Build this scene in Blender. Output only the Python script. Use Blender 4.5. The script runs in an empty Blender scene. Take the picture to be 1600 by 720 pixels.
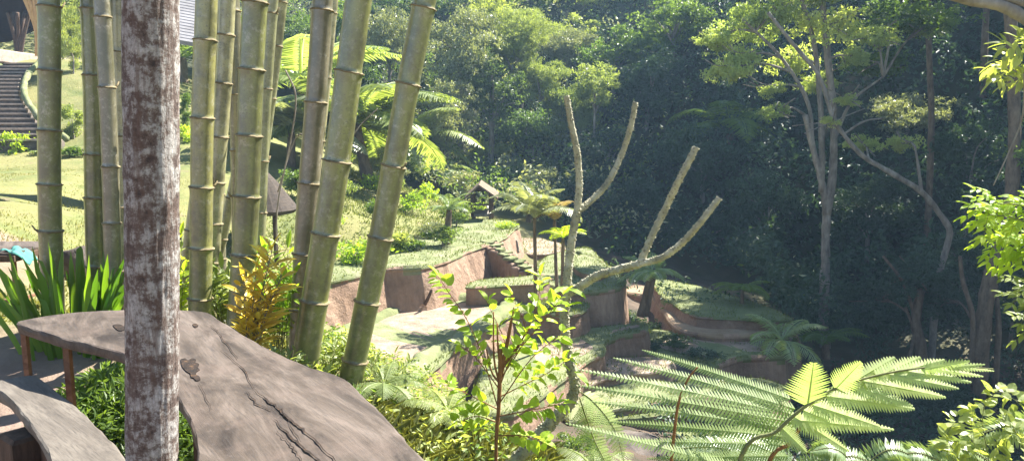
import bpy, math, random
import numpy as np
from mathutils import Vector, Matrix, noise, geometry
C = bpy.context.scene
col = C.collection
R = math.radians
PI = math.pi
# ------------------------------------------------------------------ camera
CZ, PITCH, F = 1.5, R(8), 1200.0
cam = bpy.data.objects.new('camera', bpy.data.cameras.new('camera')); col.objects.link(cam)
cam.location = (0, 0, CZ); cam.rotation_euler = (R(90) - PITCH, 0, 0)
cam.data.sensor_width = 36; cam.data.lens = 36 * F / 1600
cam.data.clip_start = 0.05; cam.data.clip_end = 900
C.camera = cam
def ray(px, py):
    a, b = (px - 800) / F, (360 - py) / F
    return Vector((a, math.cos(PITCH) + b * math.sin(PITCH), -math.sin(PITCH) + b * math.cos(PITCH)))
def at(px, py, Y):
    d = ray(px, py); return Vector((0, 0, CZ)) + d * (Y / d.y)
def on(px, py, z):
    d = ray(px, py); return Vector((0, 0, CZ)) + d * ((z - CZ) / d.z)
# ------------------------------------------------------------------ light
SUN_AZ, SUN_EL = R(50), R(47)       # azimuth measured from the view axis (+Y) towards +X
w = bpy.data.worlds.new('World'); C.world = w; w.use_nodes = True
nt = w.node_tree; nt.nodes.clear()
o_ = nt.nodes.new('ShaderNodeOutputWorld'); b_ = nt.nodes.new('ShaderNodeBackground'); s_ = nt.nodes.new('ShaderNodeTexSky')
s_.sky_type = 'NISHITA'; s_.sun_disc = False; s_.sun_elevation = SUN_EL; s_.sun_rotation = SUN_AZ
s_.altitude = 800; s_.air_density = 1.0; s_.dust_density = 0.6
b_.inputs[1].default_value = 0.05; C.cycles.sample_clamp_indirect = 4
nt.links.new(s_.outputs[0], b_.inputs[0]); nt.links.new(b_.outputs[0], o_.inputs[0])
sl = bpy.data.lights.new('sun', 'SUN'); sl.energy = 5.0; sl.angle = R(0.5); sl.color = (1, .95, .86)
so = bpy.data.objects.new('sun', sl); col.objects.link(so)
sd = Vector((math.sin(SUN_AZ) * math.cos(SUN_EL), math.cos(SUN_AZ) * math.cos(SUN_EL), math.sin(SUN_EL)))
so.rotation_euler = sd.to_track_quat('Z', 'Y').to_euler()
C.view_settings.view_transform = 'Standard'; C.view_settings.look = 'None'
C.view_settings.exposure = 2.35; C.view_settings.gamma = 1; C.view_settings.use_curve_mapping = False
C.render.engine = 'CYCLES'
C.cycles.max_bounces = 7; C.cycles.transparent_max_bounces = 4; C.cycles.volume_bounces = 0
C.cycles.diffuse_bounces = 3; C.cycles.glossy_bounces = 2; C.cycles.transmission_bounces = 4
C.cycles.use_denoising = True
# ------------------------------------------------------------------ mesh helpers
class MB:
    def __init__(s): s.v = []; s.f = []; s.t = []; s.m = []
    def add(s, vs, fs, t=0.5, m=0):
        n = len(s.v); s.v.extend([tuple(p) for p in vs])
        s.f.extend([tuple(i + n for i in f) for f in fs]); s.t.extend([t] * len(fs)); s.m.extend([m] * len(fs))
    def addnp(s, V, per, t):                       # V (N,per,3) one face each
        n = len(s.v); N = V.shape[0]
        s.v.extend(map(tuple, V.reshape(-1, 3).tolist()))
        idx = (np.arange(N * per) + n).reshape(N, per)
        s.f.extend(map(tuple, idx.tolist())); s.t.extend(t.tolist()); s.m.extend([0] * N)
    def box(s, c, d, rz=0, t=.5, m=0, mat=None):
        c = Vector(c); hx, hy, hz = d[0] / 2, d[1] / 2, d[2] / 2
        M = mat or Matrix.Rotation(rz, 3, 'Z')
        b = min(hx, hy, hz) * .18
        vs = []; 
        for sz in (-1, 1):
            for k, (ix, iy) in enumerate(((-1, -1), (1, -1), (1, 1), (-1, 1))):
                vs.append(c + M @ Vector((ix * (hx - b), iy * (hy - b), sz * hz)))
        for sz in (-1, 1):
            for k, (ix, iy) in enumerate(((-1, -1), (1, -1), (1, 1), (-1, 1))):
                vs.append(c + M @ Vector((ix * hx, iy * hy, sz * (hz - b))))
        fs = [(3, 2, 1, 0), (4, 5, 6, 7)]
        for k in range(4):
            j = (k + 1) % 4
            fs += [(8 + k, 8 + j, 12 + j, 12 + k), (k, j, 8 + j, 8 + k), (12 + k, 12 + j, 4 + j, 4 + k)]
        s.add(vs, fs, t, m)
    def build(s, name, mat, parent=None, smooth=False, loc=None):
        me = bpy.data.meshes.new(name)
        vs = s.v
        if loc is not None:
            A = np.array(vs, dtype=np.float32) - np.array(tuple(loc), dtype=np.float32); vs = A.tolist()
        me.from_pydata(vs, [], s.f)
        a = me.attributes.new('tint', 'FLOAT', 'FACE'); a.data.foreach_set('value', s.t)
        for mm in (mat if isinstance(mat, (list, tuple)) else [mat]): me.materials.append(mm)
        if isinstance(mat, (list, tuple)): me.polygons.foreach_set('material_index', s.m)
        if smooth: me.polygons.foreach_set('use_smooth', [True] * len(me.polygons))
        me.update()
        o = bpy.data.objects.new(name, me); col.objects.link(o)
        if loc is not None and parent is None: o.location = loc
        if parent is not None: o.parent = parent
        return o
def tube(mb, pts, rad, seg=8, t=.5, bump=0, cap=True, m=0, seed=0):
    pts = [Vector(p) for p in pts]; n = len(pts)
    if not hasattr(rad, '__len__'): rad = [rad] * n
    up = None; rings = []
    for i, p in enumerate(pts):
        d = (pts[min(i + 1, n - 1)] - pts[max(i - 1, 0)])
        if d.length < 1e-9: d = Vector((0, 0, 1))
        d.normalize()
        if up is None:
            up = d.orthogonal().normalized()
        else:
            up = (up - d * up.dot(d)); up = up.normalized() if up.length > 1e-6 else d.orthogonal().normalized()
        v = d.cross(up)
        ring = []
        for k in range(seg):
            a = 2 * PI * k / seg
            r = rad[i]
            if bump: r *= 1 + bump * noise.noise(Vector((math.cos(a) * 1.3 + seed, math.sin(a) * 1.3, i * .6 + seed)))
            ring.append(p + up * (math.cos(a) * r) + v * (math.sin(a) * r))
        rings.append(ring)
    vs = [q for r in rings for q in r]; fs = []
    for i in range(n - 1):
        for k in range(seg):
            j = (k + 1) % seg
            fs.append((i * seg + k, i * seg + j, (i + 1) * seg + j, (i + 1) * seg + k))
    if cap: fs.append(tuple(reversed(range(seg)))); fs.append(tuple(range((n - 1) * seg, n * seg)))
    mb.add(vs, fs, t, m)
def spline(pts, n=6):
    pts = [Vector(p) for p in pts]; out = []
    P = [pts[0] * 2 - pts[1]] + pts + [pts[-1] * 2 - pts[-2]]
    for i in range(1, len(P) - 2):
        for k in range(n):
            u = k / n
            a, b, c, d = P[i - 1], P[i], P[i + 1], P[i + 2]
            out.append(.5 * ((2 * b) + (c - a) * u + (2 * a - 5 * b + 4 * c - d) * u * u + (3 * b - a - 3 * c + d) * u ** 3))
    out.append(pts[-1]); return out
def lerp(a, b, u): return a + (b - a) * u
def radii(n, a, b, p=1): return [lerp(a, b, (i / (n - 1)) ** p) for i in range(n)]
def tag(o, label=None, cat=None, group=None, kind=None):
    if label: o['label'] = label
    if cat: o['category'] = cat
    if group: o['group'] = group
    if kind: o['kind'] = kind
    return o
def empty(name, loc, label=None, cat=None, group=None):
    o = bpy.data.objects.new(name, None); col.objects.link(o); o.location = loc; o.empty_display_size = .1
    return tag(o, label, cat, group)
def part(mb, name, mat, root, smooth=False):
    """mesh given in world coordinates, parented to a root Empty that only carries a location"""
    o = mb.build(name, mat, root, smooth)
    o.matrix_parent_inverse = Matrix.Translation(-Vector(root.location)); return o
# ------------------------------------------------------------------ materials
def newmat(name):
    m = bpy.data.materials.new(name); m.use_nodes = True; nt = m.node_tree; nt.nodes.clear()
    out = nt.nodes.new('ShaderNodeOutputMaterial'); return m, nt, out
def N(nt, t, **k):
    n = nt.nodes.new(t)
    for a, b in k.items():
        if a[0] == '_': n.inputs[a[1:].replace('_', ' ')].default_value = b
        else: setattr(n, a, b)
    return n
def ramp(nt, fac, stops, interp='LINEAR'):
    r = nt.nodes.new('ShaderNodeValToRGB'); r.color_ramp.interpolation = interp
    while len(r.color_ramp.elements) < len(stops): r.color_ramp.elements.new(.5)
    for e, (p, c) in zip(r.color_ramp.elements, stops):
        e.position = p; e.color = (*c, 1) if len(c) == 3 else (c[0],) * 3 + (1,)
    nt.links.new(fac, r.inputs[0]); return r.outputs[0]
def noise_n(nt, vec, scale, detail=5, rough=.6, dist=0):
    n = N(nt, 'ShaderNodeTexNoise', _Scale=scale, _Detail=detail, _Roughness=rough, _Distortion=dist)
    nt.links.new(vec, n.inputs['Vector']); return n.outputs['Fac']
def coords(nt, scale=(1, 1, 1), world=False):
    if world:
        g = N(nt, 'ShaderNodeNewGeometry'); v = g.outputs['Position']
    else:
        g = N(nt, 'ShaderNodeTexCoord'); v = g.outputs['Object']
    mp = N(nt, 'ShaderNodeMapping'); mp.inputs['Scale'].default_value = scale
    nt.links.new(v, mp.inputs['Vector']); return mp.outputs[0]
def mixc(nt, fac, a, b, mode='MIX'):
    m = N(nt, 'ShaderNodeMix', data_type='RGBA', blend_type=mode)
    for sock, val in ((m.inputs[0], fac), (m.inputs[6], a), (m.inputs[7], b)):
        if isinstance(val, (int, float)): sock.default_value = val
        elif isinstance(val, tuple): sock.default_value = (*val, 1)
        else: nt.links.new(val, sock)
    return m.outputs[2]
def bump(nt, h, strength, dist=.01):
    b = N(nt, 'ShaderNodeBump', _Strength=strength, _Distance=dist); nt.links.new(h, b.inputs['Height']); return b.outputs[0]
def leafmat(name, dark, light, trans=.45, rough=.45, spec=.4, tcol=None, vs=.35):
    m, nt, out = newmat(name)
    at_ = N(nt, 'ShaderNodeAttribute', attribute_name='tint'); oi = N(nt, 'ShaderNodeObjectInfo')
    base = ramp(nt, at_.outputs['Fac'], [(0, dark), (1, light)])
    nz = noise_n(nt, coords(nt, world=True), vs, 3)
    base = mixc(nt, nz, base, mixc(nt, .5, base, light))
    hs = N(nt, 'ShaderNodeHueSaturation')
    mr = N(nt, 'ShaderNodeMapRange'); nt.links.new(oi.outputs['Random'], mr.inputs[0]); mr.inputs[3].default_value = .8; mr.inputs[4].default_value = 1.2
    nt.links.new(mr.outputs[0], hs.inputs['Value']); nt.links.new(base, hs.inputs['Color'])
    mr2 = N(nt, 'ShaderNodeMapRange'); nt.links.new(oi.outputs['Random'], mr2.inputs[0]); mr2.inputs[3].default_value = .515; mr2.inputs[4].default_value = .485
    nt.links.new(mr2.outputs[0], hs.inputs['Hue'])
    p = N(nt, 'ShaderNodeBsdfPrincipled', _Roughness=rough); p.inputs['Specular IOR Level'].default_value = spec
    nt.links.new(hs.outputs[0], p.inputs['Base Color'])
    tr = N(nt, 'ShaderNodeBsdfTranslucent')
    tc = mixc(nt, 1.0, hs.outputs[0], tcol or (1.5, 1.45, .5), 'MULTIPLY'); nt.links.new(tc, tr.inputs[0])
    mx = N(nt, 'ShaderNodeMixShader'); mx.inputs[0].default_value = trans
    nt.links.new(p.outputs[0], mx.inputs[1]); nt.links.new(tr.outputs[0], mx.inputs[2]); nt.links.new(mx.outputs[0], out.inputs[0])
    return m
def surf(name, stops, scale=(1, 1, 1), ns=6, rough=.85, bstr=.5, bdist=.01, spec=.3, world=False, detail=8, dist=0, extra=None, bs=None):
    m, nt, out = newmat(name)
    v = coords(nt, scale, world)
    n = noise_n(nt, v, ns, detail, .65, dist)
    c = ramp(nt, n, stops)
    if extra: c = extra(nt, v, c)
    p = N(nt, 'ShaderNodeBsdfPrincipled', _Roughness=rough); p.inputs['Specular IOR Level'].default_value = spec
    nt.links.new(c, p.inputs['Base Color'])
    hb = noise_n(nt, v, bs or ns * 2.3, 8, .7)
    nt.links.new(bump(nt, hb, bstr, bdist), p.inputs['Normal'])
    nt.links.new(p.outputs[0], out.inputs[0]); return m
M = {}
M['lf_dark'] = leafmat('leaf dark', (.03, .06, .025), (.12, .19, .07), .45, .5, .4)
M['lf_mid'] = leafmat('leaf mid', (.04, .085, .02), (.16, .24, .06), .5)
M['lf_grey'] = leafmat('leaf greygreen', (.07, .095, .06), (.36, .39, .25), .35, .4, .5)
M['lf_light'] = leafmat('leaf light', (.10, .15, .05), (.34, .40, .16), .5)
M['lf_bright'] = leafmat('leaf bright', (.18, .25, .09), (.46, .54, .24), .5, .4, .5)
M['lf_deep'] = leafmat('leaf darkened for shade', (.018, .045, .026), (.055, .10, .055), .3, .5, .4)  # gorge shade is put into this leaf colour
M['lf_yel'] = leafmat('leaf yellow green', (.18, .29, .03), (.38, .50, .07), .55)
M['lf_fern'] = leafmat('fern leaf', (.24, .31, .10), (.40, .48, .19), .45, .5, .4, (1.15, 1.3, .75), vs=2)
M['lf_silver'] = leafmat('fern silver', (.12, .19, .07), (.3, .38, .2), .35, .35, .6)
M['lf_croton'] = leafmat('croton leaf', (.50, .28, .04), (.80, .66, .12), .4, .4, .4, (1.3, 1.1, .5), vs=6)
M['lf_strap'] = leafmat('strap leaf', (.05, .12, .015), (.14, .26, .03), .55, .35, .5)
M['lf_dry'] = leafmat('dry leaf', (.16, .10, .04), (.42, .34, .15), .3, .7, .2)
M['grass'] = leafmat('grass blades', (.07, .10, .03), (.21, .24, .09), .4, .6, .2)
M['grass_dry'] = leafmat('dry grass blades', (.12, .14, .045), (.28, .28, .12), .4, .6, .2)
M['bark'] = surf('bark grey', [(.3, (.10, .085, .07)), (.55, (.24, .21, .18)), (.75, (.38, .35, .3))], (1, 1, .35), 5, bdist=.03)
M['bark_brown'] = surf('bark brown', [(.3, (.07, .05, .035)), (.7, (.22, .16, .11))], (1, 1, .4), 8, bdist=.02)
M['stem'] = surf('green stem', [(.3, (.10, .12, .04)), (.7, (.2, .2, .08))], ns=20)
M['stem_red'] = surf('red brown stem', [(.3, (.16, .07, .03)), (.7, (.28, .14, .05))], ns=20)
def soil_mat(name, zs=1):
    def ex(nt, v, c):
        st = noise_n(nt, coords(nt, (3.2, 3.2, .5), True), 2.2, 5)
        c = mixc(nt, ramp(nt, st, [(.38, (0,)), (.62, (1,))]), c, mixc(nt, .35, c, (.10, .06, .04)))
        return c
    return surf(name, [(.3, (.18, .112, .072)), (.5, (.28, .185, .125)), (.72, (.40, .285, .205))], ns=.9, world=True, bstr=.9, bdist=.08, extra=ex, bs=5)
M['soil'] = soil_mat('terrace earth')
M['mud'] = surf('paddy mud', [(.3, (.16, .105, .07)), (.55, (.28, .205, .145)), (.7, (.40, .32, .25))], ns=2.2, world=True, rough=.6, bstr=.9, bdist=.05, bs=7, spec=.4)
M['sand'] = surf('sandy earth', [(.3, (.20, .13, .07)), (.7, (.32, .23, .15))], ns=1.5, world=True, rough=.9)
def ground_extra(nt, v, c):
    a = N(nt, 'ShaderNodeAttribute', attribute_name='zone')
    dirt = ramp(nt, noise_n(nt, v, 2.5, 8), [(.3, (.17, .115, .085)), (.7, (.26, .19, .15))])
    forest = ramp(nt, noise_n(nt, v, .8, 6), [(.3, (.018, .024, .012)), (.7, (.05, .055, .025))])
    wet = ramp(nt, noise_n(nt, v, 1.2, 8), [(.35, (.03, .035, .015)), (.5, (.07, .05, .035)), (.7, (.12, .085, .06))])
    big = noise_n(nt, v, .35, 6, .7)
    c = mixc(nt, ramp(nt, big, [(.42, (0,)), (.6, (.75,))]), c, (.21, .19, .075)); bare = noise_n(nt, v, 1.1, 8, .75); c = mixc(nt, ramp(nt, bare, [(.56, (0,)), (.66, (.7,))]), c, (.17, .125, .08))
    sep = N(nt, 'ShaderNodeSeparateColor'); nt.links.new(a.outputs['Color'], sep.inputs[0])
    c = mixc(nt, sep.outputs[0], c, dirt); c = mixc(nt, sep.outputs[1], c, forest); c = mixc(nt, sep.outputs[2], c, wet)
    return c
M['ground'] = surf('ground', [(.3, (.08, .10, .03)), (.5, (.13, .145, .045)), (.7, (.20, .19, .08))], ns=1.3, world=True, rough=.95, bstr=.8, bdist=.05, extra=ground_extra, bs=9)
M['turf'] = surf('terrace turf', [(.3, (.10, .12, .045)), (.5, (.16, .18, .08)), (.7, (.24, .23, .14))], ns=1.8, world=True, rough=.95, bstr=.8, bdist=.04, bs=14)
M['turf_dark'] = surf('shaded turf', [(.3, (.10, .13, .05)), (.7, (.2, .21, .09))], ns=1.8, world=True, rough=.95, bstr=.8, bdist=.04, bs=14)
# bamboo
def bamboo_mat(name, tint):
    m, nt, out = newmat(name)
    v = coords(nt); vs = coords(nt, (6, 6, .6)); oi = N(nt, 'ShaderNodeObjectInfo')
    base = ramp(nt, noise_n(nt, vs, 3, 6), [(.3, tuple(x * .65 for x in tint)), (.7, tint)])
    hv = N(nt, 'ShaderNodeHueSaturation'); mr = N(nt, 'ShaderNodeMapRange'); nt.links.new(oi.outputs['Random'], mr.inputs[0]); mr.inputs[3].default_value = .7; mr.inputs[4].default_value = 1.2
    nt.links.new(mr.outputs[0], hv.inputs['Value']); mr2 = N(nt, 'ShaderNodeMapRange'); nt.links.new(oi.outputs['Random'], mr2.inputs[0]); mr2.inputs[3].default_value = .52; mr2.inputs[4].default_value = .475; nt.links.new(mr2.outputs[0], hv.inputs['Hue']); nt.links.new(base, hv.inputs['Color']); base = hv.outputs[0]
    sp = noise_n(nt, v, 26, 6, .7)
    base = mixc(nt, ramp(nt, sp, [(.52, (0,)), (.64, (.45,))]), base, (.42, .40, .33))       # pale lichen
    d = noise_n(nt, v, 5, 6, .7)
    base = mixc(nt, ramp(nt, d, [(.46, (0,)), (.64, (.85,))]), base, (.075, .075, .035))        # dark stains
    sp2 = noise_n(nt, v, 70, 4, .6)
    base = mixc(nt, ramp(nt, sp2, [(.58, (0,)), (.66, (.6,))]), base, (.07, .06, .04))
    p = N(nt, 'ShaderNodeBsdfPrincipled', _Roughness=.36); p.inputs['Specular IOR Level'].default_value = .8; p.inputs['Coat Weight'].default_value = .8; p.inputs['Coat Roughness'].default_value = .3
    nt.links.new(base, p.inputs['Base Color'])
    nt.links.new(bump(nt, noise_n(nt, vs, 30, 4), .25, .004), p.inputs['Normal'])
    nt.links.new(p.outputs[0], out.inputs[0]); return m
M['bam'] = [bamboo_mat('bamboo olive', (.23, .24, .075)), bamboo_mat('bamboo pale', (.37, .36, .18)), bamboo_mat('bamboo mottled', (.23, .2, .13))]
M['node'] = surf('bamboo node', [(.3, (.10, .08, .04)), (.7, (.26, .21, .12))], ns=30)
# painted mottled trunk
def trunk_mat():
    m, nt, out = newmat('mottled trunk')
    v2 = coords(nt, (1, 1, 1.5))
    a1 = noise_n(nt, v2, 16, 10, .8, .2); a2 = noise_n(nt, coords(nt, (1, 1, .6)), 45, 6, .75); a3 = N(nt, 'ShaderNodeMath', operation='MULTIPLY_ADD'); nt.links.new(a2, a3.inputs[0]); a3.inputs[1].default_value = .45; a4 = N(nt, 'ShaderNodeMath', operation='MULTIPLY'); nt.links.new(a1, a4.inputs[0]); a4.inputs[1].default_value = .62; nt.links.new(a4.outputs[0], a3.inputs[2]); a = a3.outputs[0]
    base = ramp(nt, a, [(.42, (.03, .022, .02)), (.48, (.085, .056, .046)), (.53, (.14, .11, .095)), (.555, (.25, .235, .22)), (.64, (.42, .40, .38))])
    fine = noise_n(nt, coords(nt, (1, 1, .12)), 60, 5, .7)
    base = mixc(nt, ramp(nt, fine, [(.5, (0,)), (.62, (.65,))]), base, (.10, .06, .045))
    p = N(nt, 'ShaderNodeBsdfPrincipled', _Roughness=.85); nt.links.new(base, p.inputs['Base Color'])
    h = N(nt, 'ShaderNodeMath', operation='ADD'); nt.links.new(a, h.inputs[0]); nt.links.new(fine, h.inputs[1])
    nt.links.new(bump(nt, h.outputs[0], .9, .012), p.inputs['Normal']); nt.links.new(p.outputs[0], out.inputs[0]); return m
M['trunkp'] = trunk_mat()
def wood_mat(name, stops, grain=(1, 5, 1), pink=True, rot=0):
    m, nt, out = newmat(name)
    def coords(nt, scale=(1, 1, 1)):
        tc = N(nt, 'ShaderNodeTexCoord'); m1 = N(nt, 'ShaderNodeMapping'); m1.inputs['Rotation'].default_value = (0, 0, rot); nt.links.new(tc.outputs['Object'], m1.inputs[0])
        m2 = N(nt, 'ShaderNodeMapping'); m2.inputs['Scale'].default_value = scale; nt.links.new(m1.outputs[0], m2.inputs[0]); return m2.outputs[0]
    v = coords(nt, grain)
    a = noise_n(nt, v, 1.6, 8, .65, 1.2)
    base = ramp(nt, a, stops)
    g = noise_n(nt, coords(nt, (grain[0] * 1.5, grain[1] * 6, 1)), 7, 6, .75, .8)
    base = mixc(nt, ramp(nt, g, [(.47, (0,)), (.66, (.75,))]), base, (.045, .038, .034))
    bl = noise_n(nt, coords(nt), 4, 6, .7)
    base = mixc(nt, ramp(nt, bl, [(.5, (0,)), (.7, (.5,))]), base, (.155, .115, .095) if pink else (.2, .18, .155))
    sp = noise_n(nt, coords(nt), 55, 3, .6)
    base = mixc(nt, ramp(nt, sp, [(.62, (0,)), (.68, (.5,))]), base, (.10, .08, .07))
    p = N(nt, 'ShaderNodeBsdfPrincipled', _Roughness=.6); p.inputs['Specular IOR Level'].default_value = .3
    nt.links.new(base, p.inputs['Base Color'])
    nt.links.new(bump(nt, g, .4, .003), p.inputs['Normal']); nt.links.new(p.outputs[0], out.inputs[0]); return m
M['table'] = wood_mat('weathered table wood', [(.36, (.026, .019, .015)), (.48, (.072, .055, .043)), (.64, (.15, .12, .10))], (1, 4, 1), True, R(55))
M['bench'] = wood_mat('weathered bench wood', [(.3, (.07, .06, .05)), (.5, (.125, .108, .09)), (.7, (.19, .168, .14))], (1, 4, 1), False, R(43))
M['wood_dark'] = surf('dark sawn wood', [(.3, (.035, .022, .015)), (.7, (.12, .075, .05))], (4, 4, 1), 9, bdist=.01)
M['rot'] = surf('rotten hollow', [(.35, (.006, .004, .003)), (.58, (.03, .018, .012)), (.75, (.16, .085, .035))], ns=45)
M['rust'] = surf('rusty steel', [(.3, (.09, .04, .022)), (.7, (.26, .14, .085))], ns=30, rough=.7)
M['thatch'] = surf('thatch', [(.3, (.02, .015, .012)), (.7, (.085, .065, .05))], (1, 1, 6), 6, bdist=.05)
M['shingle'] = surf('grey shingles', [(.3, (.16, .155, .16)), (.7, (.26, .255, .27))], (1, 1, 1), 3, bdist=.02)
M['bamwood'] = surf('warm bamboo pole', [(.3, (.42, .22, .09)), (.7, (.62, .38, .18))], (6, 6, 1), 4)
M['roof_in'] = surf('dark roof lining', [(.3, (.015, .008, .006)), (.7, (.04, .02, .015))], (1, 1, 4), 4)
M['riser'] = surf('stair riser', [(.3, (.06, .05, .042)), (.7, (.16, .13, .11))], ns=7, bdist=.02, world=True)
M['stone'] = surf('stair stone', [(.3, (.20, .16, .13)), (.7, (.36, .30, .25))], ns=5, bdist=.02, world=True)
M['rock'] = surf('dark rock', [(.3, (.04, .035, .03)), (.7, (.15, .12, .1))], ns=5, bdist=.04)
M['cloth'] = surf('teal cloth', [(.3, (.04, .17, .15)), (.7, (.09, .28, .25))], ns=12)
M['water'] = surf('stream water', [(.3, (.03, .03, .02)), (.7, (.08, .06, .04))], ns=2, rough=.12, bstr=.25, bdist=.02, world=True, spec=.6)
M['frang'] = None
def frang_mat():
    m, nt, out = newmat('knobbly pale bark')
    v = coords(nt)
    base = ramp(nt, noise_n(nt, v, 14, 6), [(.3, (.17, .16, .10)), (.55, (.34, .32, .21)), (.75, (.50, .47, .36))])
    vo = N(nt, 'ShaderNodeTexVoronoi', _Scale=55.0); nt.links.new(v, vo.inputs['Vector'])
    base = mixc(nt, ramp(nt, vo.outputs['Distance'], [(.15, (.7,)), (.35, (0,))]), base, (.12, .10, .06))
    p = N(nt, 'ShaderNodeBsdfPrincipled', _Roughness=.7); nt.links.new(base, p.inputs['Base Color'])
    nt.links.new(bump(nt, vo.outputs['Distance'], .6, .006), p.inputs['Normal']); nt.links.new(p.outputs[0], out.inputs[0]); return m
M['frang'] = frang_mat()
# ------------------------------------------------------------------ terrain
CP = []
def cp(p, z=None): CP.append((p[0], p[1], p[2] if z is None else z))
for x, y, z in [(-12, -8, 0), (0, -8, 0), (8, -8, -1), (-12, 0, 0), (-6, 0, 0), (-3, 0, 0), (-1, 0, 0), (.2, 0, 0), (-1, 2, 0), (-.5, 1.2, 0), (-3, 2.5, 0), (-5, 4, 0), (-3, 4, 0),
                (-1.9, 3.6, 0), (-1.4, 4.6, -.02), (-1.1, 3, -.05), (-2.6, 5.2, -.02), (-4.5, 6.5, 0), (-8, 8, 0), (-.6, 3, -.15), (0, 3, -.3), (0, 2, -.2), (.9, 1.3, -.6), (-.8, 4.8, -.3), (-.3, 3.8, -.3), (.3, 4.2, -.55), (-1.7, 6.2, -.4), (-.6, 5.8, -.65), (.9, 3, -.95), (.9, 4.6, -1.3), (2, 2, -1.8), (3, 4, -3.0), (.3, 6.3, -2.0), (1.5, 3.6, -1.9), (-1, 7.8, -2.1), (-2.6, 8, -1.5),
                (3, 8, -4.4), (5, 2, -3.6), (0, 9, -3.3), (-2.5, 11, -2.9), (-4.5, 11, -1.3), (-6, 10, -.3), (0, 13, -4.3), (4, 13, -5.6), (7, 10, -6.3), (10, 5, -6), (12, 12, -7.2), (9, 18, -7), (5, 17, -6), (-4, 15, -3.6), (-7.5, 15, -.6), (-10, 13, 0), (-3, 19, -4.4), (1, 18, -5.2), (1, 23, -5.2),
                (8, 24, -6.8), (14, 20, -7.2), (5, 26, -5.2), (13, 27, -6.6), (-3, 24, -3.2), (-1, 28, -3.0), (2, 30, -4), (-2, 32, -2.6), (8, 31, -5.1), (-14, 22, 0.), (-18, 20, 0), (-17.5, 26, .05), (-24, 24, 0)]: cp((x, y, z))
for a in [(450, 262, 30), (400, 250, 30), (480, 310, 25), (540, 330, 25), (590, 355, 24), (560, 285, 32), (620, 320, 31), (660, 335, 30), (690, 322, 35), (560, 260, 38), (640, 290, 40), (720, 310, 42), (800, 330, 40),
          (100, 255, 27), (190, 258, 27), (290, 262, 26), (20, 235, 28.5), (60, 228, 29.5), (0, 180, 32), (60, 150, 34), (120, 180, 33), (30, 97, 37.5), (0, 92, 38), (100, 95, 38), (-60, 100, 38), (180, 130, 36), (230, 160, 34), (280, 170, 33), (0, 85, 44), (60, 85, 46), (350, 170, 38), (450, 190, 42),
          (1060, 455, 31), (1000, 430, 33), (1180, 505, 29), (1120, 430, 36), (1250, 540, 27), (1300, 560, 26)]: cp(at(*a))
for x, y, z in [(0, 55, 4), (12, 42, 0), (16, 34, -4), (20, 28, -5), (24, 20, -5), (30, 30, 6), (22, 42, 6), (10, 60, 14), (-15, 60, 10), (-35, 60, 14), (-45, 40, 8), (-45, 20, 3), (-60, 0, 4), (0, 90, 34), (40, 60, 28), (40, 30, 14), (34, 10, -2), (45, -5, 2), (-50, 95, 34),
                (60, 95, 50), (80, 40, 40), (-90, 60, 25), (-90, 0, 10), (90, 0, 20), (-90, 120, 50), (90, 120, 70), (0, 120, 55), (0, -30, 2), (-60, -30, 6), (50, -30, 4)]: cp((x, y, z))
A = np.array(CP, float); n_ = len(A)
D = np.sqrt(((A[:, None, :2] - A[None, :, :2]) ** 2).sum(-1) + .15)
KM = np.zeros((n_ + 3, n_ + 3)); KM[:n_, :n_] = D + np.eye(n_) * -.02
KM[:n_, n_] = 1; KM[:n_, n_ + 1:] = A[:, :2]; KM[n_, :n_] = 1; KM[n_ + 1:, :n_] = A[:, :2].T
WT = np.linalg.solve(KM, np.concatenate([A[:, 2], np.zeros(3)]))
def Hn(X, Y):
    X = np.asarray(X, float); Y = np.asarray(Y, float); out = WT[n_] + WT[n_ + 1] * X + WT[n_ + 2] * Y
    for i in range(n_): out = out + WT[i] * np.sqrt((X - A[i, 0]) ** 2 + (Y - A[i, 1]) ** 2 + .15)
    return out
def H(x, y): return float(Hn(x, y))
def axis(a, b, c0, c1, fine, coarse):
    out = []; p = a
    while p < b:
        out.append(p); dd = 0 if c0 <= p <= c1 else min(abs(p - c0), abs(p - c1)); p += fine + (coarse - fine) * min(1, dd / 30)
    out.append(b); return np.array(out)
gx = axis(-130, 130, -9, 12, .28, 3); gy = axis(-40, 150, 0, 34, .28, 3)
GX, GY = np.meshgrid(gx, gy); GZ = Hn(GX, GY)
rs = np.random.RandomState(3)
near = (np.abs(GX + 2.2) < 3) & (GY < 4.6)
GZ += np.array([[noise.noise(Vector((x * .5, y * .5, 1))) * .16 + noise.noise(Vector((x * 1.7, y * 1.7, 5))) * .07 for x in gx] for y in gy]) * np.where(near, .12, 1) * (1 + np.clip((GY - 35) / 20, 0, 4))
nx, ny = len(gx), len(gy)
me = bpy.data.meshes.new('ground')
V = np.stack([GX, GY, GZ], -1).reshape(-1, 3)
ii = np.arange(ny - 1)[:, None] * nx + np.arange(nx - 1)[None, :]
FQ = np.stack([ii, ii + 1, ii + nx + 1, ii + nx], -1).reshape(-1, 4)
me.from_pydata(V.tolist(), [], FQ.tolist())
me.polygons.foreach_set('use_smooth', [True] * len(me.polygons))
def ss(a, b, x): t = np.clip((x - a) / (b - a), 0, 1); return t * t * (3 - 2 * t)
X_, Y_, Z_ = V[:, 0], V[:, 1], V[:, 2]
dirt = (1 - ss(4.2, 5.6, Y_ + .25 * np.sin(X_ * 2.3))) * (Z_ > -.35) + .9 * (1 - ss(.5, 1.6, np.abs((X_ + 5.3) - (Y_ - 5) * -.35))) * (Y_ > 4) * (Y_ < 12)
dirt = np.clip(dirt, 0, 1)
forest = np.clip(ss(36, 42, Y_ + X_ * .3), 0, 1)
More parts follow.
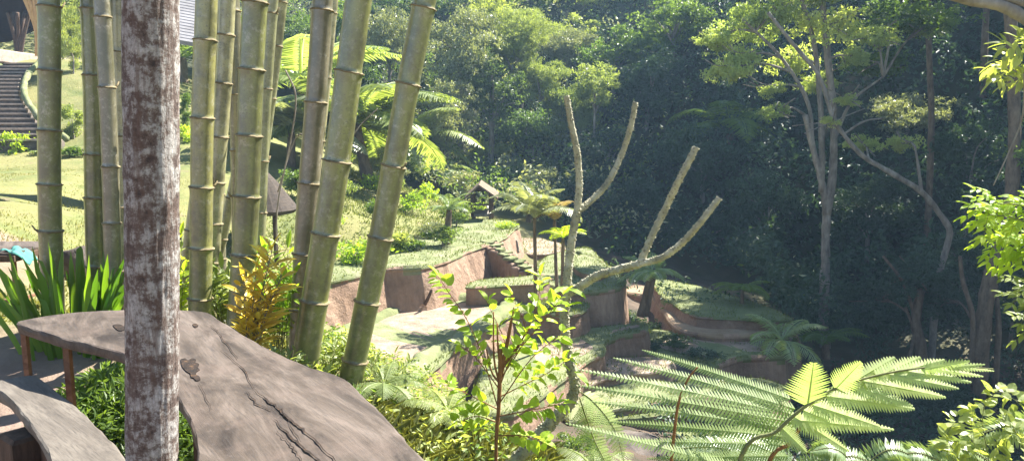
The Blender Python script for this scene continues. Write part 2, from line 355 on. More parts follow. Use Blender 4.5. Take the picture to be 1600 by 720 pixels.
forest = np.maximum(forest, ss(8, 12, X_) * ss(26, 30, Y_ + X_ * .1))
wet = ss(-3.1, -4.2, Z_) * (1 - forest)
wet = 1 - np.clip((Z_ + 4.2) / 1.1, 0, 1); wet = wet * (1 - forest)
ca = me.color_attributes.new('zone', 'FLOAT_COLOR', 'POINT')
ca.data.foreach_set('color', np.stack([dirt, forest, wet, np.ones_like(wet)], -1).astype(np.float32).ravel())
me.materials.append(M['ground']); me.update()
g = bpy.data.objects.new('ground', me); col.objects.link(g); g['kind'] = 'structure'
# ------------------------------------------------------------------ terraces
def inside(p, poly):
    x, y = p; c = False; n = len(poly); j = n - 1
    for i in range(n):
        if (poly[i][1] > y) != (poly[j][1] > y) and x < (poly[j][0] - poly[i][0]) * (y - poly[i][1]) / (poly[j][1] - poly[i][1]) + poly[i][0]: c = not c
        j = i
    return c
TERR = []
def terrace(name, pix, z, zb, top=M['turf'], wall=M['soil'], batter=.22, rough=.085, step=.22, world_pts=None, smoothn=5, rim=.0):
    pts = [on(a, b, z) for a, b in pix] + [Vector((x, y, z)) for x, y in (world_pts or [])]
    cl = []
    n = len(pts)
    for i in range(n):                                   # closed catmull-rom
        a, b, c, d = pts[i - 1], pts[i], pts[(i + 1) % n], pts[(i + 2) % n]
        k = max(1, int((c - b).length / step))
        for q in range(k):
            u = q / k
            s = .5 * ((2 * b) + (c - a) * u + (2 * a - 5 * b + 4 * c - d) * u * u + (3 * b - a - 3 * c + d) * u ** 3)
            l = b.lerp(c, u); cl.append(l.lerp(s, .6))
    if sum(cl[i - 1].x * cl[i].y - cl[i].x * cl[i - 1].y for i in range(len(cl))) < 0: cl.reverse()
    n = len(cl); mb = MB(); US = (0, .03, .06, .1, .16, .28, .45, .65, .85, 1); rows = 10; vs = []
    for r in range(rows):
        u = US[r]
        for i, p in enumerate(cl):
            t = (cl[(i + 1) % n] - cl[i - 1]).normalized(); nrm = Vector((t.y, -t.x, 0))
            zz = lerp(z, zb, u)
            k = noise.noise(Vector((p.x * 1.1, p.y * 1.1, zz * .5))) * rough * 1.3 + noise.noise(Vector((p.x * 4, p.y * 4, zz * 1.6))) * rough * .5
            off = batter * u * (z - zb) + k * min(1, u * 4 + .4) + (.05 if 0 < r < 3 else 0)
            q = p + nrm * off; q.z = zz + (noise.noise(Vector((p.x, p.y, 7))) * .06 if r == 0 else 0); vs.append(q)
    fs = [(r * n + (i + 1) % n, r * n + i, (r + 1) * n + i, (r + 1) * n + (i + 1) % n) for r in range(rows - 1) for i in range(n)]
    fs = [tuple(reversed(f)) for f in fs]
    mb.add(vs, fs, .5, 0)
    mb.m = [1 if US[k // n] < .045 + .17 * noise.noise(Vector((cl[k % n].x * 1.6, cl[k % n].y * 1.6, 3))) else 0 for k in range(len(fs))]
    tri = geometry.tessellate_polygon([[v for v in vs[:n]]])
    mb.add(vs[:n], [tuple(f) for f in tri], .5, 1)
    o = mb.build(name, [wall, top]); o['kind'] = 'structure'
    TERR.append((name, [(p.x, p.y) for p in cl], z, cl))
    return o
def sheet(name, pix, z, mat, amp=.03, step=.35):
    pts = [on(a, b, z) for a, b in pix]; sp = spline(pts + [pts[0]], 6)[:-1]
    mb = MB(); poly = [(p.x, p.y) for p in sp]
    xs = [p[0] for p in poly]; ys = [p[1] for p in poly]
    tri = geometry.tessellate_polygon([sp]); mb.add(sp, [tuple(f) for f in tri])
    o = mb.build(name, mat); o['kind'] = 'structure'; return o
# upper terrace with its notch, the earth wall under it
terrace('upper_terrace', [(470, 445), (541, 431), (601, 418), (657, 415), (697, 405), (725, 391), (745, 385), (758, 381), (785, 370), (800, 358), (809, 350), (790, 343), (700, 343), (640, 352), (560, 380), (480, 410), (400, 440)], -2.4, -3.9, batter=.3)
terrace('stair_bank_terrace', [(730, 447), (760, 447), (800, 444), (838, 442), (856, 436), (840, 430), (800, 433), (745, 438)], -3.05, -4.0, batter=.1)
terrace('paddy_terrace', [(430, 560), (500, 520), (560, 495), (640, 474), (700, 464), (760, 458), (840, 462), (880, 463), (919, 474), (905, 486), (878, 489), (835, 484), (800, 487), (775, 500), (745, 521), (700, 550), (660, 585), (620, 640), (500, 640)], -3.6, -5.3, batter=.2)
terrace('far_lawn_terrace', [(840, 410), (880, 392), (917, 386), (935, 402), (959, 422), (975, 436), (968, 446), (935, 452), (895, 455), (850, 440)], -3.3, -5.0, batter=.2)
terrace('middle_terrace', [(1003, 501), (1006, 513), (965, 521), (948, 530), (940, 548), (905, 566), (860, 600), (800, 640), (740, 640), (760, 560), (820, 530), (870, 515), (935, 512)], -4.3, -6.3, batter=.2)
terrace('sandy_path_terrace', [(968, 452), (992, 457), (1016, 463), (1033, 478), (1046, 497), (1068, 516), (1130, 522), (1190, 520), (1222, 512), (1200, 494), (1120, 486), (1085, 482), (1066, 470), (1040, 452), (995, 444)], -4.75, -6.5, top=M['sand'], batter=.4)
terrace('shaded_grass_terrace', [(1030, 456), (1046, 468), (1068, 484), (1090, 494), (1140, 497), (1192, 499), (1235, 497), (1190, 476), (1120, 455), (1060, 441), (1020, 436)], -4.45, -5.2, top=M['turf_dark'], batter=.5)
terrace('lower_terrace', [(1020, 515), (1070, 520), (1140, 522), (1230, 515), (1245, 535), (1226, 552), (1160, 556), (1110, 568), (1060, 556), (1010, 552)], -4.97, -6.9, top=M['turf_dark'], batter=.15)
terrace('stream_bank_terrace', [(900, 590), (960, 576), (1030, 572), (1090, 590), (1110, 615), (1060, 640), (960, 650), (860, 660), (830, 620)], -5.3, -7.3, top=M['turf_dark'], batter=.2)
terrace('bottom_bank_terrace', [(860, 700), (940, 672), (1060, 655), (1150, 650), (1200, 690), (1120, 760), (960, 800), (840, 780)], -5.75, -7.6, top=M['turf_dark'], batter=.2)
sheet('paddy_water', [(540, 530), (580, 506), (628, 487), (700, 475), (760, 472), (788, 477), (768, 491), (728, 511), (682, 534), (640, 560), (600, 600), (520, 600)], -3.595 + .0, M['mud'])
sheet('middle_pool', [(870, 523), (905, 518), (938, 517), (930, 530), (905, 545), (870, 562), (845, 570), (835, 545)], -4.29, M['mud'])
terrace('bank_ledge', [(905, 575), (950, 560), (1000, 556), (1040, 560), (1052, 570), (1000, 580), (950, 588), (910, 600)], -4.85, -6.2, batter=.3, top=M['mud'])
terrace('bank_ledge', [(880, 625), (930, 606), (990, 596), (1060, 596), (1110, 606), (1130, 620), (1080, 622), (1000, 628), (930, 640), (890, 655)], -5.1, -6.6, batter=.3)
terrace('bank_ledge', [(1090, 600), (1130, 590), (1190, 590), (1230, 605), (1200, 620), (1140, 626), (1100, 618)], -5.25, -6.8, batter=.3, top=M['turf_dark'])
terrace('lawn_step', [(895, 404), (915, 396), (932, 404), (950, 420), (940, 430), (915, 426), (900, 418)], -3.12, -3.4, batter=.1)
terrace('far_step', [(812, 372), (840, 372), (875, 380), (882, 388), (850, 396), (822, 394)], -3.45, -4.4, batter=.2, top=M['mud'])
sheet_later = [('middle_bed', [(955, 516), (992, 507), (998, 510), (962, 518), (940, 530), (925, 545), (905, 556), (915, 535), (935, 520)], -4.29), ('lower_bed', [(1050, 524), (1140, 526), (1228, 520), (1236, 534), (1215, 547), (1150, 550), (1110, 558), (1060, 550), (1030, 540)], -4.96)]
for nm_, px_, z_ in sheet_later: sheet(nm_, px_, z_, M['mud'])
# bund: raised grassy rim round the paddy
def bund(name, pix, z, w_, h_, mat=M['turf']):
    P = spline([on(a, b, z) for a, b in pix], 10); mb = MB(); prof = [(-1, -.3), (-.8, .6), (-.35, 1), (.35, 1), (.8, .6), (1, -.3)]
    vs = []
    for i, p in enumerate(P):
        t = (P[min(i + 1, len(P) - 1)] - P[max(0, i - 1)]).normalized(); nn = Vector((-t.y, t.x, 0))
        for a, b in prof:
            k = 1 + .5 * noise.noise(Vector((p.x * 2, p.y * 2, a)))
            vs.append(p + nn * a * w_ * k + Vector((0, 0, b * h_ * k)))
    m_ = len(prof); fs = [(i * m_ + k, i * m_ + k + 1, (i + 1) * m_ + k + 1, (i + 1) * m_ + k) for i in range(len(P) - 1) for k in range(m_ - 1)]
    mb.add(vs, fs); o = mb.build(name, mat, smooth=True); o['kind'] = 'structure'; TERR.append((name, [], z + h_, P)); return P
bund('paddy_bund', [(500, 545), (545, 518), (590, 497), (640, 478), (700, 468), (760, 466), (792, 472)], -3.6, .22, .16)
bund('paddy_outer_bund', [(796, 474), (782, 489), (752, 508), (705, 536), (660, 565), (625, 600)], -3.6, .26, .14)
bund('lawn_bund', [(905, 395), (925, 408), (950, 424)], -3.3, .12, .1)
# earth stairs between the two walls
def earth_stairs():
    n = 10; top = on(757, 377, -2.4); bot = on(852, 440, -3.3); rj = random.Random(2)
    root = empty('earth_stairs', bot, 'grass-edged earth stairs descending between the brown terrace walls', 'stairs')
    d = (bot - top); dh = Vector((d.x, d.y, 0)).normalized(); side = Vector((-dh.y, dh.x, 0))
    for i in range(n):
        p = top.lerp(bot, (i + .5) / n); z1 = p.z + .03
        mb = MB(); ang = math.atan2(dh.y, dh.x)
        jx, jw, ja = rj.uniform(-.05, .05), rj.uniform(.5, .75), rj.uniform(-.15, .15)
        mb.box((p.x, p.y, (z1 - 4.2) / 2), (d.xy.length / n * 1.3, jw, z1 + 4.2), ang + ja, m=0)
        for q_ in range(5): mb.box((p.x + jx + rj.uniform(-.08, .08), p.y + rj.uniform(-.3, .3), z1 + .01), (d.xy.length / n * rj.uniform(.7, 1.1), jw * rj.uniform(.35, .6), rj.uniform(.05, .1)), ang + ja + rj.uniform(-.3, .3), m=1)
        part(mb, 'step', [M['soil'], M['turf']], root)
earth_stairs()
# ------------------------------------------------------------------ leaves
def leafarr(cen, L, W, rng, droop=.3, updir=None, flat=.6, tl=0., th=1.):
    """rhombic leaves; cen (N,3)"""
    N_ = len(cen)
    az = rng.uniform(0, 2 * PI, N_); el = rng.normal(-droop, .45, N_)
    u = np.stack([np.cos(az) * np.cos(el), np.sin(az) * np.cos(el), np.sin(el)], -1)
    if updir is not None:
        u = u + updir; u /= np.linalg.norm(u, axis=1, keepdims=True) + 1e-9
    r = rng.normal(0, 1, (N_, 3)) * (1 - flat) + np.array([0, 0, 1.]) * flat
    v = np.cross(r, u); v /= np.linalg.norm(v, axis=1, keepdims=True) + 1e-9
    nn = np.cross(u, v)
    l = (L * rng.uniform(.65, 1.3, N_))[:, None]; w_ = (W * rng.uniform(.7, 1.25, N_))[:, None]
    V_ = np.stack([cen - u * l * .5, cen + v * w_ * .5 + u * l * .02 + nn * w_ * .18, cen + u * l * .5 - nn * l * .1, cen - v * w_ * .5 + u * l * .02 + nn * w_ * .18], 1)
    return V_, rng.uniform(tl, th, N_)
KINDS = {'deep': ('lf_deep', .26, .13, .34, .3, .6, 1.0, .8),  # material, leaf length, width, clump size, droop, flat, density, shell
 'dense': ('lf_dark', .26, .13, .34, .3, .6, 1.0, .8), 'mid': ('lf_mid', .24, .10, .32, .4, .6, 1.0, .75), 'grey': ('lf_grey', .22, .08, .34, .6, .5, 1.0, .8),
 'light': ('lf_light', .22, .10, .28, .4, .6, .8, .7), 'feather': ('lf_light', .18, .05, .26, .9, .3, .75, .6), 'bush': ('lf_mid', .26, .13, .36, .3, .6, .9, .8),
 'bushy': ('lf_yel', .30, .17, .36, .4, .5, .8, .8), 'airy': ('lf_bright', .20, .09, .30, .5, .5, .5, .6)}
CCACHE = {}
def crown_mesh(kind, R_, asp, seed):
    key = (kind, R_, asp, seed)
    if key in CCACHE: return CCACHE[key]
    mat, L, W, cs0, droop, flat, dens, shell = KINDS[kind]
    sc = {4.5: 1.0, 2.6: .85, 1.4: .62, .7: .42}[R_]; L, W = L * sc, W * sc
    rng = np.random.RandomState(seed * 17 + int(R_ * 10)); mb = MB(); cs = []
    ncl = {4.5: 30, 2.6: 22, 1.4: 15, .7: 9}[R_]
    total = dens * 24 * R_ * R_ * max(asp, .5) / (L * W); per = total / ncl
    for k in range(ncl):
        d = rng.normal(0, 1, 3); d /= np.linalg.norm(d); r = R_ * (shell * rng.uniform(.45, 1.12)) * (1 - cs0 * .45)
        c = d * r; c[2] *= asp; cs.append(c)
        rr = R_ * cs0 * rng.uniform(.5, 1.5); n = int(per * rng.uniform(.5, 1.5)) + 5
        # leaves sit on short twigs fanned out of the limb end
        nt_ = max(4, n // 22); tw = rng.normal(0, 1, (nt_, 3)); tw /= np.linalg.norm(tw, axis=1, keepdims=True); tl = rr * (rng.uniform(.15, 1, (nt_, 1)) ** .5) * rng.uniform(.8, 1.3, (nt_, 1)); tp_ = tw * tl; tp_[:, 2] *= .6 * max(asp, .6)
        idx = rng.randint(0, nt_, n); P = c + tp_[idx] + rng.normal(0, L * .75, (n, 3)) * np.array([1, 1, .6])
        t0 = rng.uniform(0, .5); tt = rng.uniform(-.2, .2, nt_)[idx]
        V_, t = leafarr(P, L, W, rng, droop, None, flat, 0, .45); mb.addnp(V_, 4, np.clip(t + t0 + tt, 0, 1))
    o = mb.build('crown', M[mat]); me = o.data; bpy.data.objects.remove(o); CCACHE[key] = (me, cs); return me, cs
def crown_for(kind, RX, RZ, rnd):
    cl = min((4.5, 2.6, 1.4, .7), key=lambda q: abs(math.log(q / RX))); asp = min((1.3, .85, .5), key=lambda q: abs(q - RZ / RX))
    me, cs = crown_mesh(kind, cl, asp, rnd.randrange(2)); return me, cs, RX / cl, RZ / (cl * asp)
cnt = 0
def tree(px, py, Y, rx, ry, kind, label, cat='tree', group='forest trees across the valley', name='forest_tree', tw=None, base=None, lean=0, bark='bark', limbs=7, stem_pts=None, cz=None):
    """crown centre at a pixel and depth, half sizes in photo pixels; trunk from the terrain up to the crown"""
    global cnt; cnt += 1
    rnd = random.Random(cnt * 7 + 1)
    c = at(px, py, Y); s = Y / F; RX, RZ = rx * s, ry * s
    bx, by = (c.x + lean, c.y) if base is None else base
    b = Vector((bx, by, H(bx, by) - .3))
    root = empty(name, b, label, cat, group)
    me, cs, sx, sz = crown_for(kind, RX, RZ, rnd)
    o = bpy.data.objects.new('crown', me); col.objects.link(o); o.parent = root
    o.location = c - b; o.rotation_euler = (0, 0, rnd.uniform(0, 6.28)); o.scale = (sx, sx, sz)
    Mx = Matrix.LocRotScale(c, o.rotation_euler, o.scale)
    tr = tw or max(.06, RX * .055); mb = MB()
    h = max(c.z - b.z, .5)
    mid = b.lerp(c, .5) + Vector((rnd.uniform(-.05, .05) * h, 0, 0))
    P = spline([b, mid, c - Vector((0, 0, RZ * .25))], 6) if stem_pts is None else spline([b] + stem_pts + [c - Vector((0, 0, RZ * .25))], 5)
    tube(mb, P, radii(len(P), tr, tr * .45), 9, bump=.25, seed=cnt)
    pts = rnd.sample(cs, min(limbs, len(cs)))
    for q in pts:
        e = Mx @ Vector(q); st = P[int(len(P) * rnd.uniform(.55, .9))]
        mm = st.lerp(e, .5) + Vector((rnd.uniform(-.1, .1), rnd.uniform(-.1, .1), .12)) * RX
        Q = spline([st, mm, e], 4); tube(mb, Q, radii(len(Q), tr * .38, tr * .08), 6, bump=.2, seed=cnt)
    part(mb, 'trunk', M[bark], root, True)
    return root
# --- fronds --------------------------------------------------------
def pinna(mb, p0, p1, nrm, width, n, sag=0, t=.5, rng=random, slim=.75, skew=.35):
    """a toothed fern pinna: midrib p0->p1 with n pairs of narrow pinnules"""
    p0, p1, nrm = Vector(p0), Vector(p1), Vector(nrm).normalized()
    d = p1 - p0; L = d.length; d.normalize(); s = d.cross(nrm).normalized(); nn = s.cross(d).normalized()
    def P(u): return p0 + d * (L * u) - nn * (sag * L * (u * u)) 
    pr = None
    for i in range(n):
        u = (i + .4) / n; c = P(u); c2 = P(min(1, u + 1 / n))
        prof = (min(1, (u + .12) / .25)) ** .6 * (1 - u) ** .55 if u > .0 else .3
        wl = width * prof * (.92 + .16 * rng.random()); pw = L / n * slim
        for sg in (-1, 1):
            tip = c + s * (sg * wl) + d * (wl * skew) - nn * (wl * (.12 + .1 * rng.random()))
            a = c - d * pw * .5; b = c + d * pw * .5
            m1 = a.lerp(tip, .55) - d * pw * .12; m2 = b.lerp(tip, .55) + d * pw * .12
            mb.add([a, m1, tip, m2, b] if sg > 0 else [b, m2, tip, m1, a], [(0, 1, 2, 3, 4)], min(1, max(0, t + rng.uniform(-.2, .2))))
    # midrib
    tube(mb, [P(0), P(.5), P(1)], [width * .035, width * .028, width * .01], 4, t=1)
def frond(mb, P, nrm, plen, pw, n, teeth=12, detail=True, t=.5, rng=random, prof=None, ang=.35, droop=.15, stem=None, start=.12, sr=.008, slim=.75):
    """a frond along the spline P; plen is the longest pinna"""
    P = [Vector(p) for p in P]; m_ = len(P); nrm = Vector(nrm)
    def S(u):
        f = u * (m_ - 1); i = min(int(f), m_ - 2); return P[i].lerp(P[i + 1], f - i), (P[min(i + 2, m_ - 1)] - P[max(i - 0, 0)]).normalized()
    (stem if stem is not None else mb)
    tube(stem if stem is not None else mb, P, radii(m_, sr, sr * .25), 5, t=.9)
    for i in range(n):
        u = start + (1 - start) * (i + .5) / n; c, d = S(u)
        v = (u - start) / (1 - start)
        pf = prof(v) if prof else (math.sin(PI * min(1, v * .75 + .2)) ** .7) * (1 - v * .35 if v < .85 else (1 - v) / .15 * .55 + .12)
        for sg in (-1, 1):
            s = d.cross(nrm).normalized() * sg; nn = s.cross(d).normalized() * sg
            if nn.dot(nrm) < 0: nn = -nn
            tip = c + s * (plen * pf) + d * (plen * pf * ang) - Vector((0, 0, 1)) * (plen * pf * droop) * rng.uniform(.7, 1.3) + s * 0
            tip += d * rng.uniform(-.05, .05) * plen
            if detail: pinna(mb, c, tip, nn, pw * (.5 + .5 * pf), teeth, .12, t, rng, slim)
            else:
                dd = (tip - c); k = dd.cross(nn).normalized() * pw * .5; md = c.lerp(tip, .5) + nn * plen * .07
                md2 = c.lerp(tip, .25) + nn * plen * .02
                mb.add([c, md2 - k, md - k * .9, tip, md + k * .9, md2 + k], [(0, 1, 2, 3, 4, 5)], min(1, max(0, t + rng.uniform(-.3, .3))))
def fan_crown(mb, c, n, L, plen, pw, np_, rng, el=(.2, 1.0), bend=1.3, detail=False, teeth=8, sr=.02, t=.5, az0=None, stem=None):
    for k in range(n):
        az = (az0 if az0 is not None else 0) + 2 * PI * (k + rng.uniform(-.25, .25)) / n; e = rng.uniform(*el); l = L * rng.uniform(.8, 1.1)
        P = []; p = Vector(c); st = 9
        for i in range(st + 1):
            P.append(p.copy()); a = e - bend * (i / st) ** 1.3 * rng.uniform(.9, 1.1)
            p += Vector((math.cos(az) * math.cos(a), math.sin(az) * math.cos(a), math.sin(a))) * (l / st)
        frond(mb, P, (0, 0, 1), plen, pw, np_, teeth, detail, t + rng.uniform(-.2, .2), rng, sr=sr, droop=.3, stem=stem)
def palm(px, py, Y, L, label, kind='fern', n=11, plen=None, mat='lf_light', tr=.09, lean=0, base=None, name='tree_fern', cat='fern', group=None, el=(.1, 1.0), bend=1.3, seed=1, detail=False, np_=26, pw=None, t=.5, stems=None, barkm='bark_brown', foot=None):
    Y0 = Y; c = at(px, py, Y); rng = random.Random(seed)
    bx, by = (c.x + lean, c.y) if base is None else base[:2]
    b = Vector((bx, by, H(bx, by) - .1)) if base is None or len(base) < 3 else Vector(base)
    if foot:
        Y = hit(*foot); L = L * Y / Y0; c = at(px, py, Y); b = at(foot[0], foot[1], Y) - Vector((0, 0, .15)); tr = tr * Y / Y0
    root = empty(name, b, label, cat, group)
    mt = MB(); P = spline([b, b.lerp(c, .5) + Vector((-lean * .15, 0, 0)), c], 5); tube(mt, P, radii(len(P), tr * 1.15, tr * .8), 9, bump=.3, seed=seed)
    if stems:
        for (sx, sy, ex, ey) in stems:
            tube(mt, spline([at(sx, sy, Y), at((sx + ex) / 2, (sy + ey) / 2, Y), at(ex, ey, Y)], 4), tr * .8, 8, bump=.3)
    part(mt, 'trunk', M[barkm], root, True)
    mb = MB(); fan_crown(mb, c, n, L, (plen * (Y / Y0) if plen else L * .28), (pw * (Y / Y0) if pw else L * .022), np_, rng, el, bend, detail, t=t, sr=.012 * L + .004)
    part(mb, 'fronds', M[mat], root)
    return root
# --- generic grass tufts ----------------------------------------------
def blades(name, P, h, wd, mat, label=None, seed=1, lean=.5, kind='stuff', cat='grass'):
    rng = np.random.RandomState(seed); N_ = len(P); P = np.asarray(P, float)
    az = rng.uniform(0, 2 * PI, N_); l = rng.uniform(.1, 1, N_) * lean; hh = h * rng.uniform(.5, 1.3, N_)
    d = np.stack([np.cos(az), np.sin(az), np.zeros(N_)], -1); s = np.stack([-np.sin(az), np.cos(az), np.zeros(N_)], -1)
    a = P - s * wd / 2; b = P + s * wd / 2
    z = np.array([0, 0, 1.])
    m1 = P + d * (l * hh * .35)[:, None] + z * (hh * .6)[:, None]; tip = P + d * (l * hh)[:, None] + z * (hh * (1 - .3 * l))[:, None]
    V_ = np.stack([a, b, m1 + s * wd * .35, tip, m1 - s * wd * .35], 1)
    mb = MB(); mb.addnp(V_, 5, rng.uniform(0, 1, N_)); o = mb.build(name, mat)
    tag(o, label, cat, kind=kind); return o

def GH(x, y):
    h = H(x, y)
    for nm, poly, z, cl in TERR:
        if poly and z > h and inside((x, y), poly): h = z
    return h
def hit(px, py, y0=6., y1=90.):
    """depth at which the ray through a photo pixel meets the ground or a terrace"""
    d = ray(px, py); ys = np.arange(y0, y1, .35); P = np.array([tuple(Vector((0, 0, CZ)) + d * (y / d.y)) for y in ys]); hh = Hn(P[:, 0], P[:, 1])
    for i, y in enumerate(ys):
        if P[i, 2] < hh[i]: return y
        if P[i, 2] < -2.2:
            for nm, poly, z, cl in TERR:
                if poly and P[i, 2] < z and inside((P[i, 0], P[i, 1]), poly): return y
    return y1

# ================================================================== SEATING PLACE
def hz(x, y): return H(x, y)
# ---- bamboo culms
def culm(label, p0, p1, w, Y, nodes, mi=0, zb=-.15, Y1=None, bow=0, seed=1):
    """p0 lower pixel, p1 upper pixel (photo), w width in px, nodes: photo y of the joints"""
    Y1 = Y1 or Y
    a, b = at(*p0, Y), at(*p1, Y1); r = w / 2 / F * Y * 1.0
    d = (b - a) / (b.z - a.z)
    base = a + d * (zb - a.z + .0); gb = min(H(base.x, base.y), 0)
    base = a + d * (gb - .1 - a.z); top = a + d * (6.4 - a.z)
    root = empty('bamboo_culm', base, label, 'bamboo', 'giant bamboo culms behind the table')
    L = (top - base).length; ax = (top - base).normalized()
    zs = []
    for y in nodes:                                    # height of each joint on the line
        u = (y - p0[1]) / (p1[1] - p0[1]); u = u if True else 0
        zs.append(lerp(a, b, u))
    ds = sorted((q - base).dot(ax) for q in zs)
    gap = (ds[-1] - ds[0]) / max(1, len(ds) - 1) if len(ds) > 1 else .38
    x = ds[0] - gap * .85
    while x > .05: ds.append(x); x -= gap * .8
    x = max(ds) + gap
    while x < L - .1: ds.append(x); x += gap
    ds.sort()
    rr = random.Random(seed); bn = ax.orthogonal().normalized()
    def C_(s): return base + ax * s + bn * (bow * math.sin(PI * s / L)) + Vector((.006 * math.sin(s * 3.1 + seed), 0, 0))
    def rad(s): return r * (1.06 - .045 * s)
    mb = MB(); pts = []; rd = []
    s = 0; ev = [0] + ds + [L]
    for i in range(len(ev) - 1):
        s0, s1 = ev[i], ev[i + 1]
        for u, k in ((0.0, 1.07), (.025, .97), (.06, .965), (.2, .98), (.5, .985), (.85, 1.0), (.95, 1.035), (.985, 1.075)):
            ss_ = lerp(s0, s1, u); pts.append(C_(ss_)); rd.append(rad(ss_) * k)
    tube(mb, pts, rd, 28, seed=seed)
    part(mb, 'culm', M['bam'][mi], root, True)
    for s in ds:
        if not (-.1 < (base + ax * s).z < 4.5): continue
        mb = MB(); R0 = rad(s); c = C_(s); n = 26; vs = []; 
        u_ = ax.orthogonal().normalized(); v_ = ax.cross(u_)
        for (o, k) in ((-.007, 1.05), (-.003, 1.15), (.001, 1.17), (.004, 1.06), (.008, 1.0)):
            for j in range(n):
                a_ = 2 * PI * j / n; q = R0 * (k + .035 * noise.noise(Vector((math.cos(a_) * 2, math.sin(a_) * 2, s * 9))))
                vs.append(c + u_ * math.cos(a_) * q + v_ * math.sin(a_) * q + ax * (o + .004 * noise.noise(Vector((math.cos(a_) * 3, math.sin(a_) * 3, s * 5)))))
        fs = [(i * n + j, i * n + (j + 1) % n, (i + 1) * n + (j + 1) % n, (i + 1) * n + j) for i in range(4) for j in range(n)]
        mb.add(vs, fs)
        if rr.random() < .3:
            an_ = rr.uniform(0, 6.28); dd = u_ * math.cos(an_) + v_ * math.sin(an_); tube(mb, [c + dd * R0 * .9, c + dd * (R0 * 1.25) + ax * .012, c + dd * (R0 * 1.5) + ax * .04], [.008, .006, .004], 6)
        part(mb, 'node_ring', M['node'], root, True)
    return root
culm('straight olive bamboo culm, leftmost of all, rising from the strap-leaved plant', (80, 375), (75, 0), 33, 5.0, [10, 107, 200, 285, 360], 0, seed=1)
culm('grey-brown bamboo culm touching the left side of a darker mottled one', (152, 470), (139, 0), 27, 5.1, [113, 235, 303, 413], 0, seed=2)
culm('dark mottled bamboo culm with a thin sunlit edge beside the grey-brown one', (179, 440), (160, 0), 25, 4.9, [132, 255, 345], 2, seed=3)
culm('pale grey-green bamboo culm partly hidden by the left side of the mottled trunk', (190, 400), (186, 0), 26, 5.2, [78, 208, 320], 1, seed=4)
culm('thin pale bamboo culm leaning low just right of the mottled trunk', (283, 470), (352, -10), 21, 5.7, [52, 98, 187, 277, 355, 440], 1, seed=5)
culm('thick smooth olive bamboo culm ending at the far table corner', (311, 485), (322, 0), 34, 4.75, [60, 178, 286, 383, 465], 0, seed=6)
culm('slender mottled bamboo culm with rust-brown stains, behind the pale leaning ones', (345, 430), (341, 60), 17, 6.3, [100, 170, 240, 300, 350], 2, seed=7)
culm('pale bamboo culm leaning out from behind the thick olive culm, lit on its right', (330, 440), (352, 60), 25, 5.3, [128, 210, 281, 346], 1, seed=8)
culm('lichen-spotted bamboo culm squeezed against the left of the widest green culm', (375, 330), (363, 0), 25, 5.5, [17, 145, 233, 306], 2, seed=9)
culm('thin bamboo culm slanting left behind the widest green culm', (332, 440), (392, 160), 16, 5.9, [235, 307, 371], 1, seed=10)
culm('widest dark green bamboo culm with flaking joints, left of the yellow croton', (375, 500), (400, 0), 38, 4.55, [4, 104, 205, 300, 393], 0, seed=11)
culm('bamboo culm with a white sunlit right edge just right of the widest green culm', (404, 380), (425, 0), 18, 5.4, [20, 135, 248, 330], 1, seed=12)
culm('thin pale bamboo culm leaning left at the top of the dense clump', (398, 380), (441, 0), 15, 5.8, [4, 70, 150, 240, 320], 1, seed=13)
culm('grey mottled bamboo culm with three brown joints, left one of the wide pair', (467, 540), (503, 0), 33, 4.6, [15, 153, 278, 390, 480], 2, seed=14)
culm('narrow bamboo culm showing only as a lit strip behind the grey mottled culm', (498, 230), (523, 0), 14, 5.4, [20, 120, 220], 1, seed=15)
culm('thick bamboo culm leaning right whose foot meets the grey mottled culm', (480, 555), (562, 0), 42, 4.4, [107, 243, 357, 465], 0, seed=16)
culm('rightmost bamboo culm leaning furthest right, alone beside the terraces', (552, 580), (665, 0), 37, 4.45, [125, 250, 362, 465], 0, seed=17)
# ---- mottled trunk
def trunk():
    Y = 1.75; a = at(238, 715, Y); b = at(236, 0, Y); d = (b - a) / (b.z - a.z)
    base = a + d * (0 - a.z); r = 39.5 / F * Y
    mb = MB(); P = []; n = 100; L = 3.4
    seg = 110; vs = []
    for i in range(n * 3 + 1):
        z = -.1 + L * i / (n * 3); c = base + d * z
        for k in range(seg):
            an = 2 * PI * k / seg
            q = r * (1 + .03 * noise.noise(Vector((math.cos(an), math.sin(an), z * 1.5))) + .022 * noise.noise(Vector((math.cos(an) * 7, math.sin(an) * 7, z * 9))) + .018 * noise.noise(Vector((math.cos(an) * 16, math.sin(an) * 16, z * 10))) + .05 * max(0, noise.noise(Vector((math.cos(an) * 5 + 3, math.sin(an) * 5, z * 14))) - .12) + .03 * max(0, noise.noise(Vector((math.cos(an) * 11 + 3, math.sin(an) * 11, z * 45))) - .1))
            if z < .4: q *= 1 + (.4 - z) * .25
            vs.append(c + Vector((math.cos(an) * q, math.sin(an) * q, 0)))
    m_ = n * 3 + 1
    mb.add(vs, [(i * seg + k, i * seg + (k + 1) % seg, (i + 1) * seg + (k + 1) % seg, (i + 1) * seg + k) for i in range(m_ - 1) for k in range(seg)])
    o = mb.build('upright_log', M['trunkp'], None, True, loc=base)
    tag(o, 'upright trunk with peeling white and red-brown bark standing between bench and table', 'trunk')
trunk()
